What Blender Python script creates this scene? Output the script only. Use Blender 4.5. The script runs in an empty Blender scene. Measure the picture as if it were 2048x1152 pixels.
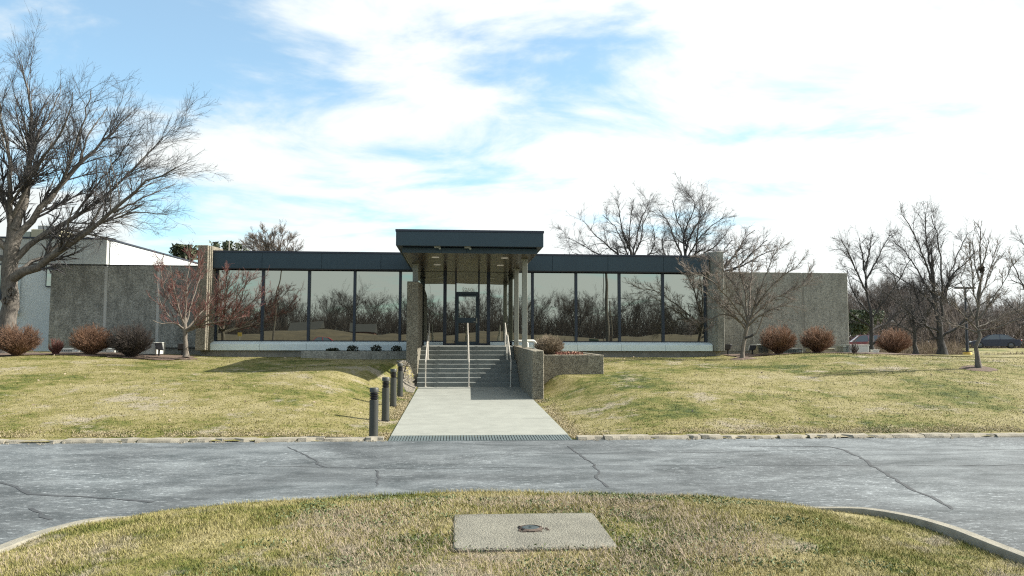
import bpy, bmesh, math, random
import numpy as np
from mathutils import Matrix, Vector

S = bpy.context.scene
COL = S.collection
PI = math.pi
R_ = math.radians

# ------------------------------------------------------------------ camera
FPX, CX, CY, EYE = 1550.0, 1024.0, 576.0, 1.9
YAW, PITCH, ROLL = R_(4.13), math.atan(107.5 / 1550.0), R_(0.15)
_fw = np.array([math.sin(YAW) * math.cos(PITCH), math.cos(YAW) * math.cos(PITCH), math.sin(PITCH)])
_r = np.array([math.cos(YAW), -math.sin(YAW), 0.0])
_u = np.cross(_r, _fw)
_rr = _r * math.cos(ROLL) + _u * math.sin(ROLL)
_uu = -_r * math.sin(ROLL) + _u * math.cos(ROLL)
cam = bpy.data.cameras.new('camera')
cam.sensor_width = 36.0
cam.lens = 36.0 * FPX / 2048.0
cam.clip_start = 0.05
cam.clip_end = 5000.0
cam_o = bpy.data.objects.new('camera', cam)
COL.objects.link(cam_o)
cam_o.matrix_world = Matrix(((_rr[0], _uu[0], -_fw[0], 0), (_rr[1], _uu[1], -_fw[1], 0), (_rr[2], _uu[2], -_fw[2], EYE), (0, 0, 0, 1)))
S.camera = cam_o

# ------------------------------------------------------------------ light and view
SUN_EL, SUN_AZ = R_(38.0), R_(87.0)          # azimuth clockwise from +Y
SUN_DIR = Vector((math.sin(SUN_AZ) * math.cos(SUN_EL), math.cos(SUN_AZ) * math.cos(SUN_EL), math.sin(SUN_EL)))
sun = bpy.data.lights.new('sun', 'SUN')
sun.energy = 5.0
sun.angle = R_(0.53)
sun.color = (1.0, 0.95, 0.86)
sun_o = bpy.data.objects.new('sun', sun)
COL.objects.link(sun_o)
sun_o.rotation_euler = SUN_DIR.to_track_quat('Z', 'Y').to_euler()

w = bpy.data.worlds.new('World')
S.world = w
w.use_nodes = True
nt = w.node_tree
nt.nodes.clear()


def N(tree, typ, **kw):
    n = tree.nodes.new(typ)
    ins = kw.pop('ins', {})
    for k, v in kw.items():
        setattr(n, k, v)
    for kk, vv in ins.items():
        n.inputs[kk].default_value = vv
    return n


def mth(tree, op, a, b=None, c=None, clamp=False):
    n = tree.nodes.new('ShaderNodeMath')
    n.operation = op
    n.use_clamp = clamp
    for i, v in enumerate((a, b, c)):
        if v is None:
            continue
        if isinstance(v, (int, float)):
            n.inputs[i].default_value = v
        else:
            tree.links.new(v, n.inputs[i])
    return n.outputs[0]


def maprange(tree, v, a, b, c, d, smooth=True):
    n = tree.nodes.new('ShaderNodeMapRange')
    n.interpolation_type = 'SMOOTHSTEP' if smooth else 'LINEAR'
    tree.links.new(v, n.inputs[0])
    for i, x in enumerate((a, b, c, d)):
        n.inputs[1 + i].default_value = x
    return n.outputs[0]


def build_world():
    L = nt.links.new
    sky = N(nt, 'ShaderNodeTexSky', sky_type='NISHITA', sun_disc=False)
    sky.sun_elevation = SUN_EL
    sky.sun_rotation = SUN_AZ
    sky.air_density = 1.0
    sky.dust_density = 0.6
    sky.ozone_density = 1.5
    tc = N(nt, 'ShaderNodeTexCoord')
    sep = N(nt, 'ShaderNodeSeparateXYZ')
    L(tc.outputs['Generated'], sep.inputs[0])
    z = mth(nt, 'MAXIMUM', sep.outputs[2], 0.0)
    zz = mth(nt, 'ADD', z, 0.16)
    px = mth(nt, 'DIVIDE', sep.outputs[0], zz)
    py = mth(nt, 'DIVIDE', sep.outputs[1], zz)
    cb = N(nt, 'ShaderNodeCombineXYZ')
    L(px, cb.inputs[0]); L(py, cb.inputs[1])
    mp = N(nt, 'ShaderNodeMapping')
    mp.inputs['Location'].default_value = (12.2, 1.3, 0.0)
    mp.inputs['Rotation'].default_value = (0, 0, R_(60))
    mp.inputs['Scale'].default_value = (1.5, 2.0, 1.0)
    L(cb.outputs[0], mp.inputs[0])
    n1 = N(nt, 'ShaderNodeTexNoise', ins={'Scale': 1.15, 'Detail': 9.0, 'Roughness': 0.58, 'Distortion': 0.35})
    L(mp.outputs[0], n1.inputs[0])
    # cover grows towards the sun's side of the sky and in the haze low down
    dt = N(nt, 'ShaderNodeVectorMath', operation='DOT_PRODUCT')
    L(tc.outputs['Generated'], dt.inputs[0])
    dt.inputs[1].default_value = SUN_DIR
    side = maprange(nt, dt.outputs['Value'], -0.40, 0.80, -0.035, 0.175)
    low = maprange(nt, z, 0.0, 0.36, 0.20, 0.0)
    v = mth(nt, 'ADD', mth(nt, 'ADD', n1.outputs[0], side), low)
    mask = maprange(nt, v, 0.455, 0.71, 0.20, 0.98)
    # cloud brightness: thin parts greyer, brighter towards the sun
    glow = maprange(nt, dt.outputs['Value'], -1.0, 0.35, 0.35, 0.51)
    ccol = N(nt, 'ShaderNodeRGB')
    ccol.outputs[0].default_value = (0.965, 1.0, 0.985, 1)
    b1 = N(nt, 'ShaderNodeBackground', ins={'Strength': 0.096})
    gm = N(nt, 'ShaderNodeMix', data_type='RGBA', blend_type='MULTIPLY')
    gm.inputs[0].default_value = 1.0
    L(sky.outputs[0], gm.inputs[6])
    gm.inputs[7].default_value = (0.76, 1.10, 1.10, 1)
    L(gm.outputs[2], b1.inputs[0])
    b2 = N(nt, 'ShaderNodeBackground')
    L(ccol.outputs[0], b2.inputs[0]); L(glow, b2.inputs[1])
    mx = N(nt, 'ShaderNodeMixShader')
    L(mask, mx.inputs[0]); L(b1.outputs[0], mx.inputs[1]); L(b2.outputs[0], mx.inputs[2])
    out = N(nt, 'ShaderNodeOutputWorld')
    L(mx.outputs[0], out.inputs[0])


build_world()
S.view_settings.view_transform = 'Standard'
S.view_settings.look = 'None'
S.view_settings.gamma = 1.0
S.view_settings.use_curve_mapping = False
S.view_settings.exposure = 1.15
S.cycles.use_denoising = False
S.cycles.filter_width = 1.2
S.cycles.max_bounces = 6
S.cycles.diffuse_bounces = 3
S.cycles.glossy_bounces = 4
S.cycles.sample_clamp_indirect = 6.0

rng = np.random.default_rng(7)
random.seed(7)


def at_y(x, y, Y):
    """the point at depth Y seen at photo position x, y"""
    d = _fw + _rr * (x - CX) / FPX - _uu * (y - CY) / FPX
    k = Y / d[1]
    return np.array([d[0] * k, Y, EYE + d[2] * k])


def at_z(x, y, Z):
    d = _fw + _rr * (x - CX) / FPX - _uu * (y - CY) / FPX
    k = (Z - EYE) / d[2]
    return np.array([d[0] * k, d[1] * k, Z])


# ------------------------------------------------------------------ materials
MATS = {}


def new_mat(name):
    m = bpy.data.materials.new(name)
    m.use_nodes = True
    t = m.node_tree
    b = t.nodes['Principled BSDF']
    MATS[name] = m
    return m, t, b


def plain(name, col, rough=0.6, metal=0.0, var=0.12, scale=6.0, bump=0.0, bscale=80.0, spec=0.5, coat=0.0):
    m, t, b = new_mat(name)
    L = t.links.new
    geo = N(t, 'ShaderNodeNewGeometry')
    n = N(t, 'ShaderNodeTexNoise', ins={'Scale': scale, 'Detail': 5.0, 'Roughness': 0.6})
    L(geo.outputs['Position'], n.inputs[0])
    r = N(t, 'ShaderNodeValToRGB')
    c = np.array(col)
    r.color_ramp.elements[0].position = 0.3
    r.color_ramp.elements[1].position = 0.7
    r.color_ramp.elements[0].color = (*np.clip(c * (1 - var), 0, 1), 1)
    r.color_ramp.elements[1].color = (*np.clip(c * (1 + var), 0, 1), 1)
    L(n.outputs[0], r.inputs[0]); L(r.outputs[0], b.inputs['Base Color'])
    b.inputs['Roughness'].default_value = rough
    b.inputs['Metallic'].default_value = metal
    b.inputs['Specular IOR Level'].default_value = spec
    b.inputs['Coat Weight'].default_value = coat
    if bump:
        n2 = N(t, 'ShaderNodeTexNoise', ins={'Scale': bscale, 'Detail': 4.0})
        L(geo.outputs['Position'], n2.inputs[0])
        bp = N(t, 'ShaderNodeBump', ins={'Strength': bump, 'Distance': 0.02})
        L(n2.outputs[0], bp.inputs['Height']); L(bp.outputs[0], b.inputs['Normal'])
    return m


def aggregate(name, cols, stain=0.25, scale=38.0, streak=0.0):
    """exposed pebble concrete"""
    m, t, b = new_mat(name)
    L = t.links.new
    geo = N(t, 'ShaderNodeNewGeometry')
    vo = N(t, 'ShaderNodeTexVoronoi', ins={'Scale': scale})
    L(geo.outputs['Position'], vo.inputs['Vector'])
    wn = N(t, 'ShaderNodeTexWhiteNoise', noise_dimensions='3D')
    L(vo.outputs['Position'], wn.inputs[0])
    r = N(t, 'ShaderNodeValToRGB')
    el = r.color_ramp.elements
    el[0].color = (*cols[0], 1); el[1].color = (*cols[-1], 1)
    for i, c in enumerate(cols[1:-1]):
        e = el.new((i + 1) / (len(cols) - 1)); e.color = (*c, 1)
    r.color_ramp.interpolation = 'CONSTANT' if len(cols) > 3 else 'LINEAR'
    L(wn.outputs[0], r.inputs[0])
    mp = N(t, 'ShaderNodeMapping'); mp.inputs['Scale'].default_value = (1, 1, 0.55)
    L(geo.outputs['Position'], mp.inputs[0])
    n = N(t, 'ShaderNodeTexNoise', ins={'Scale': 2.0, 'Detail': 9.0, 'Roughness': 0.75})
    L(mp.outputs[0], n.inputs[0])
    f = maprange(t, n.outputs[0], 0.3, 0.7, 1 - stain, 1 + stain)
    if streak:
        mp2 = N(t, 'ShaderNodeMapping'); mp2.inputs['Scale'].default_value = (5, 5, 0.25)
        L(geo.outputs['Position'], mp2.inputs[0])
        n3 = N(t, 'ShaderNodeTexNoise', ins={'Scale': 1.0, 'Detail': 4.0})
        L(mp2.outputs[0], n3.inputs[0])
        f = mth(t, 'MULTIPLY', f, maprange(t, n3.outputs[0], 0.35, 0.7, 1.0, 1 - streak))
    mx = N(t, 'ShaderNodeMix', data_type='RGBA', blend_type='MULTIPLY')
    mx.inputs[0].default_value = 1.0
    cm = N(t, 'ShaderNodeCombineColor')
    for i in range(3):
        L(f, cm.inputs[i])
    L(r.outputs[0], mx.inputs[6]); L(cm.outputs[0], mx.inputs[7])
    L(mx.outputs[2], b.inputs['Base Color'])
    b.inputs['Roughness'].default_value = 0.85
    bp = N(t, 'ShaderNodeBump', ins={'Strength': 0.7, 'Distance': 0.012})
    bp.invert = True
    L(vo.outputs['Distance'], bp.inputs['Height']); L(bp.outputs[0], b.inputs['Normal'])
    return m


def grass_ground(name, blades=False, foreground=False):
    """winter turf: straw, green and bare grey patches by place"""
    m, t, b = new_mat(name)
    L = t.links.new
    geo = N(t, 'ShaderNodeNewGeometry')
    big = N(t, 'ShaderNodeTexNoise', ins={'Scale': 0.34 if not foreground else 0.9, 'Detail': 6.0, 'Roughness': 0.62, 'Distortion': 0.4})
    mid = N(t, 'ShaderNodeTexNoise', ins={'Scale': 1.3, 'Detail': 6.0, 'Roughness': 0.65})
    fine = N(t, 'ShaderNodeTexNoise', ins={'Scale': 28.0, 'Detail': 5.0, 'Roughness': 0.7})
    pale = N(t, 'ShaderNodeTexNoise', ins={'Scale': 0.75 if not foreground else 1.3, 'Detail': 9.0, 'Roughness': 0.78, 'W': 3.0}, noise_dimensions='4D')
    for n in (big, mid, fine, pale):
        L(geo.outputs['Position'], n.inputs['Vector'])
    v = mth(t, 'ADD', mth(t, 'MULTIPLY', big.outputs[0], 0.95), mth(t, 'MULTIPLY', mid.outputs[0], 0.65))
    v = mth(t, 'ADD', v, -0.25)
    v = mth(t, 'ADD', v, mth(t, 'MULTIPLY', fine.outputs[0], 0.25 if not blades else 0.1))
    cl = N(t, 'ShaderNodeTexNoise', ins={'Scale': 4.5, 'Detail': 4.0, 'Roughness': 0.6})
    L(geo.outputs['Position'], cl.inputs['Vector'])
    v = mth(t, 'ADD', v, mth(t, 'MULTIPLY_ADD', cl.outputs[0], 0.42, -0.21))
    if blades:
        at = N(t, 'ShaderNodeAttribute', attribute_name='tint')
        v = mth(t, 'ADD', v, mth(t, 'MULTIPLY', at.outputs['Fac'], 0.24))
        v = mth(t, 'ADD', v, -0.04)
    ramp = N(t, 'ShaderNodeValToRGB')
    e = ramp.color_ramp.elements
    stops = [(0.45, (0.0428, 0.061, 0.0111)), (0.57, (0.1005, 0.109, 0.0223)), (0.67, (0.1788, 0.1588, 0.0568)), (0.84, (0.256, 0.2236, 0.1118))]
    e[0].position, e[0].color = stops[0][0], (*stops[0][1], 1)
    e[1].position, e[1].color = stops[-1][0], (*stops[-1][1], 1)
    for p, c in stops[1:-1]:
        q = e.new(p); q.color = (*c, 1)
    if foreground:
        for q in ramp.color_ramp.elements:
            q.color = (*[c * 1.18 for c in q.color[:3]], 1)
    L(v, ramp.inputs[0])
    # dead thatch patches
    pm = maprange(t, pale.outputs[0], 0.53, 0.62, 0.0, 0.92)
    mx = N(t, 'ShaderNodeMix', data_type='RGBA')
    L(pm, mx.inputs[0]); L(ramp.outputs[0], mx.inputs[6])
    mx.inputs[7].default_value = (0.275, 0.240, 0.172, 1)
    L(mx.outputs[2], b.inputs['Base Color'])
    b.inputs['Roughness'].default_value = 0.8
    b.inputs['Specular IOR Level'].default_value = 0.2
    if not blades:
        bp = N(t, 'ShaderNodeBump', ins={'Strength': 0.8, 'Distance': 0.05})
        L(fine.outputs[0], bp.inputs['Height']); L(bp.outputs[0], b.inputs['Normal'])
    else:
        b.inputs['Subsurface Weight'].default_value = 0.0
    return m


def asphalt(name):
    m, t, b = new_mat(name)
    L = t.links.new
    geo = N(t, 'ShaderNodeNewGeometry')
    mp = N(t, 'ShaderNodeMapping'); mp.inputs['Scale'].default_value = (0.6, 1.15, 1)
    L(geo.outputs['Position'], mp.inputs[0])
    n = N(t, 'ShaderNodeTexNoise', ins={'Scale': 1.4, 'Detail': 9.0, 'Roughness': 0.68, 'Distortion': 0.5})
    L(mp.outputs[0], n.inputs[0])
    r = N(t, 'ShaderNodeValToRGB')
    e = r.color_ramp.elements
    e[0].position, e[0].color = 0.33, (0.031, 0.039, 0.041, 1)
    e[1].position, e[1].color = 0.68, (0.142, 0.157, 0.161, 1)
    q = e.new(0.5); q.color = (0.076, 0.086, 0.090, 1)
    L(n.outputs[0], r.inputs[0])
    # salt residue flecks, dragged along the drive
    mp2 = N(t, 'ShaderNodeMapping'); mp2.inputs['Scale'].default_value = (2.6, 6.5, 1)
    L(geo.outputs['Position'], mp2.inputs[0])
    s = N(t, 'ShaderNodeTexNoise', ins={'Scale': 2.6, 'Detail': 10.0, 'Roughness': 0.82})
    L(mp2.outputs[0], s.inputs[0])
    n4 = N(t, 'ShaderNodeTexNoise', ins={'Scale': 0.3, 'Detail': 3.0})
    L(geo.outputs['Position'], n4.inputs[0])
    sm = mth(t, 'MULTIPLY', maprange(t, s.outputs[0], 0.53, 0.62, 0.0, 0.8), maprange(t, n4.outputs[0], 0.38, 0.60, 0.25, 1.0))
    mx = N(t, 'ShaderNodeMix', data_type='RGBA')
    L(sm, mx.inputs[0]); L(r.outputs[0], mx.inputs[6]); mx.inputs[7].default_value = (0.36, 0.39, 0.40, 1)
    f = N(t, 'ShaderNodeTexNoise', ins={'Scale': 30.0, 'Detail': 6.0, 'Roughness': 0.8})
    L(geo.outputs['Position'], f.inputs[0])
    bn = N(t, 'ShaderNodeTexNoise', ins={'Scale': 0.22, 'Detail': 4.0, 'Roughness': 0.6, 'Distortion': 1.0})
    L(geo.outputs['Position'], bn.inputs[0])
    fm = mth(t, 'MULTIPLY', maprange(t, f.outputs[0], 0.3, 0.7, 0.6, 1.4), maprange(t, bn.outputs[0], 0.35, 0.65, 0.72, 1.2))
    cm = N(t, 'ShaderNodeCombineColor')
    for i in range(3):
        L(fm, cm.inputs[i])
    m2 = N(t, 'ShaderNodeMix', data_type='RGBA', blend_type='MULTIPLY'); m2.inputs[0].default_value = 1.0
    L(mx.outputs[2], m2.inputs[6]); L(cm.outputs[0], m2.inputs[7])
    L(m2.outputs[2], b.inputs['Base Color'])
    b.inputs['Roughness'].default_value = 0.75
    bp = N(t, 'ShaderNodeBump', ins={'Strength': 0.5, 'Distance': 0.01})
    L(f.outputs[0], bp.inputs['Height']); L(bp.outputs[0], b.inputs['Normal'])
    return m


def mirror_glass(name, refl=(0.335, 0.36, 0.32)):
    """bronze reflective glazing: most of what it shows is reflection over a dark room"""
    m, t, b = new_mat(name)
    L = t.links.new
    t.nodes.remove(b)
    geo = N(t, 'ShaderNodeNewGeometry')
    oi = N(t, 'ShaderNodeObjectInfo')
    off = N(t, 'ShaderNodeVectorMath', operation='ADD')
    L(geo.outputs['Position'], off.inputs[0])
    cb = N(t, 'ShaderNodeCombineXYZ'); L(mth(t, 'MULTIPLY', oi.outputs['Random'], 40.0), cb.inputs[0])
    L(cb.outputs[0], off.inputs[1])
    n = N(t, 'ShaderNodeTexNoise', ins={'Scale': 0.55, 'Detail': 1.0, 'Roughness': 0.4})
    L(off.outputs[0], n.inputs[0])
    bp = N(t, 'ShaderNodeBump', ins={'Strength': 0.30, 'Distance': 0.02})
    L(n.outputs[0], bp.inputs['Height'])
    g = N(t, 'ShaderNodeBsdfGlossy', ins={'Roughness': 0.0})
    g.inputs['Color'].default_value = (*refl, 1)
    L(bp.outputs[0], g.inputs['Normal'])
    d = N(t, 'ShaderNodeBsdfDiffuse'); d.inputs['Color'].default_value = (0.012, 0.011, 0.010, 1)
    ad = N(t, 'ShaderNodeAddShader')
    L(g.outputs[0], ad.inputs[0]); L(d.outputs[0], ad.inputs[1])
    L(ad.outputs[0], t.nodes['Material Output'].inputs[0])
    return m


def bark(name, c0, c1, scale=14.0):
    m, t, b = new_mat(name)
    L = t.links.new
    geo = N(t, 'ShaderNodeNewGeometry')
    mp = N(t, 'ShaderNodeMapping'); mp.inputs['Scale'].default_value = (1, 1, 0.35)
    L(geo.outputs['Position'], mp.inputs[0])
    n = N(t, 'ShaderNodeTexNoise', ins={'Scale': scale, 'Detail': 7.0, 'Roughness': 0.7})
    L(mp.outputs[0], n.inputs[0])
    r = N(t, 'ShaderNodeValToRGB')
    r.color_ramp.elements[0].position = 0.32; r.color_ramp.elements[0].color = (*c0, 1)
    r.color_ramp.elements[1].position = 0.68; r.color_ramp.elements[1].color = (*c1, 1)
    L(n.outputs[0], r.inputs[0]); L(r.outputs[0], b.inputs['Base Color'])
    b.inputs['Roughness'].default_value = 0.9
    b.inputs['Specular IOR Level'].default_value = 0.2
    bp = N(t, 'ShaderNodeBump', ins={'Strength': 0.8, 'Distance': 0.03})
    L(n.outputs[0], bp.inputs['Height']); L(bp.outputs[0], b.inputs['Normal'])
    return m


M_turf = grass_ground('turf')
M_blade = grass_ground('turf_blades', blades=True)
M_field = plain('dry_field_grass', (0.078, 0.058, 0.032), .95, var=.35, scale=.5, bump=.6, bscale=20)
M_turf2 = grass_ground('island_turf', foreground=True)
M_blade2 = grass_ground('island_blades', blades=True, foreground=True)
M_asphalt = asphalt('asphalt')
M_crack = plain('crack_sealer', (0.040, 0.044, 0.047), 0.8, var=0.3, scale=10)
M_kerb = plain('kerb_concrete', (0.2182, 0.1984, 0.1554), 0.9, var=0.28, scale=5, bump=0.5, bscale=60)
M_kerb2 = plain('island_kerb_concrete', (0.205, 0.192, 0.152), 0.9, var=0.25, scale=6, bump=0.5, bscale=60)
M_walk = plain('walk_concrete', (0.2215, 0.2281, 0.1984), 0.85, var=0.12, scale=2.2, bump=0.25, bscale=120)
M_step = plain('step_concrete', (0.155, 0.167, 0.155), 0.85, var=0.18, scale=4, bump=0.2, bscale=90)
M_slab = aggregate('slab_concrete', [(0.115, 0.11, 0.085), (0.14, 0.135, 0.106), (0.165, 0.158, 0.126), (0.15, 0.143, 0.113), (0.21, 0.20, 0.165)], 0.22, 70.0)
M_grate = plain('grate_metal', (0.095, 0.12, 0.12), 0.55, 0.2, var=0.2)
M_dark = plain('black_metal', (0.012, 0.012, 0.014), 0.5)
M_slate = plain('slate_blue_metal', (0.014, 0.037, 0.052), 0.42, 0.0, var=0.08, scale=0.8)
M_slate2 = plain('navy_trim_metal', (0.012, 0.018, 0.034), 0.4, 0.0, var=0.1)
M_mull = plain('mullion_metal', (0.010, 0.020, 0.036), 0.4, 0.0, var=0.1)
M_sill = plain('white_sill_metal', (0.60, 0.68, 0.68), 0.5, var=0.05, scale=2)
M_soffit = plain('soffit_metal', (0.050, 0.034, 0.018), 0.22, 0.0, var=0.14, scale=3, spec=0.22)
M_col = plain('putty_paint', (0.24, 0.245, 0.205), 0.5, var=0.05)
M_agg = aggregate('pebble_concrete', [(0.085, 0.075, 0.056), (0.20, 0.18, 0.135), (0.29, 0.265, 0.205), (0.155, 0.138, 0.10), (0.40, 0.38, 0.31)], 0.22, 55.0)
M_aggd = aggregate('pebble_panel', [(0.155, 0.157, 0.14), (0.235, 0.236, 0.21), (0.32, 0.318, 0.285)], 0.34, 26.0, 0.10)
M_aggt = aggregate('tan_panel', [(0.165, 0.162, 0.138), (0.25, 0.245, 0.21), (0.32, 0.31, 0.265)], 0.22, 26.0, 0.16)
M_found = plain('foundation_concrete', (0.215, 0.205, 0.175), 0.9, var=0.25, scale=2.5, bump=0.3)
M_glass = mirror_glass('bronze_mirror_glass')
M_white = plain('white_metal_siding', (0.5225, 0.551, 0.551), 0.55, var=0.05, scale=0.7)
M_parapet = plain('grey_metal_parapet', (0.40, 0.40, 0.37), 0.55, var=0.06, scale=0.7)
M_steel = plain('rail_steel', (0.50, 0.47, 0.41), 0.42, 0.25, var=0.1)
M_wpipe = plain('white_pipe', (0.66, 0.66, 0.60), 0.45)
M_boll = plain('bollard_paint', (0.046, 0.048, 0.042), 0.45, 0.1, var=0.08)
M_gravel = plain('gravel_stone', (0.19, 0.17, 0.135), 0.9, var=0.5, scale=25)
M_mulch = plain('mulch', (0.10, 0.068, 0.048), 0.95, var=0.5, scale=30, bump=0.6)
M_bark = bark('grey_bark', (0.055, 0.05, 0.045), (0.19, 0.17, 0.145))
M_barkd = bark('dark_bark', (0.030, 0.029, 0.029), (0.085, 0.08, 0.078))
M_barkl = bark('pale_bark', (0.085, 0.072, 0.06), (0.235, 0.205, 0.17))
M_twig = plain('grey_twigs', (0.060, 0.056, 0.056), 0.9, var=0.3, scale=3)
M_twigl = plain('pale_twigs', (0.15, 0.125, 0.105), 0.9, var=0.3, scale=3)
M_twigr = plain('red_twigs', (0.145, 0.058, 0.046), 0.8, var=0.35, scale=3)
M_bush = plain('russet_twigs', (0.175, 0.098, 0.060), 0.85, var=0.35, scale=4)
M_bushb = plain('brown_twigs', (0.055, 0.043, 0.036), 0.85, var=0.4, scale=4)
M_busht = plain('straw_twigs', (0.2088, 0.1636, 0.1114), 0.85, var=0.3, scale=5)
M_woodd = plain('dark_woods_twigs', (0.050, 0.040, 0.035), 0.95, var=0.35, scale=0.6)
M_wood = plain('woods_twigs', (0.085, 0.068, 0.058), 0.95, var=0.35, scale=0.6)
M_brush = plain('dry_brush', (0.105, 0.078, 0.052), 0.95, var=0.35, scale=0.8)
M_ever = plain('evergreen_leaf', (0.060, 0.075, 0.036), 0.7, var=0.45, scale=3)
M_plant = plain('dark_plant_leaf', (0.022, 0.03, 0.014), 0.6, var=0.4, scale=15)
M_rust = plain('dry_red_leaf', (0.20, 0.085, 0.055), 0.8, var=0.4, scale=12)
M_acw = plain('pale_enamel', (0.52, 0.53, 0.48), 0.45, var=0.06)
M_acg = plain('sage_enamel', (0.30, 0.33, 0.27), 0.5, var=0.08)
M_actan = plain('tan_enamel', (0.36, 0.33, 0.22), 0.5, var=0.08)
M_yellow = plain('yellow_paint', (0.55, 0.36, 0.06), 0.55)
M_red = plain('red_car_paint', (0.30, 0.022, 0.035), 0.25, 0.0, var=0.03, coat=0.6)
M_rose = plain('maroon_car_paint', (0.20, 0.05, 0.07), 0.25, 0.0, var=0.03, coat=0.6)
M_navy = plain('navy_car_paint', (0.018, 0.026, 0.055), 0.25, 0.0, var=0.03, coat=0.6)
M_cglass = plain('car_glass', (0.10, 0.12, 0.14), 0.05, var=0.02)
M_tyre = plain('tyre_rubber', (0.015, 0.015, 0.016), 0.85)
M_rim = plain('wheel_rim', (0.12, 0.12, 0.13), 0.3, 0.7)
M_lens = plain('lamp_lens', (0.7, 0.72, 0.74), 0.15)
M_bulb = plain('downlight_glass', (0.5, 0.48, 0.42), .4)
M_bulb.node_tree.nodes['Principled BSDF'].inputs['Emission Color'].default_value = (1, .9, .72, 1)
M_bulb.node_tree.nodes['Principled BSDF'].inputs['Emission Strength'].default_value = .06
M_tail = plain('tail_lens', (0.35, 0.02, 0.02), 0.2)
M_cyan = plain('dull_iron', (0.05, 0.065, 0.065), 0.5, 0.4, var=0.3, scale=20)
M_rustm = plain('rusty_iron', (0.075, 0.055, 0.042), 0.85, 0.1, var=0.5, scale=25)
M_brick = plain('brick_wall', (0.11, 0.055, 0.04), 0.85, var=0.2)
M_roof = plain('grey_shingle', (0.035, 0.034, 0.033), 0.9, var=0.2)
M_pole = plain('weathered_pole', (0.10, 0.085, 0.07), 0.9, var=0.3)
M_num = plain('white_vinyl', (0.82, 0.82, 0.76), 0.7)
M_gbox = plain('green_enamel', (0.02, 0.045, 0.028), 0.5)
M_thatch = plain('thatch', (.27, .215, .155), .9, var=.35, scale=9)
M_straw = plain('edge_straw', (.275, .228, .135), .9, var=.3, scale=6)
M_skin = plain('skin', (0.45, 0.26, 0.19), 0.55, var=0.05)
M_hair = plain('brown_hair', (0.05, 0.03, 0.02), 0.6)
M_shirt = plain('maroon_jacket', (0.13, 0.02, 0.03), 0.85)
M_jeans = plain('dark_trousers', (0.016, 0.018, 0.026), 0.85)


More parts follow.
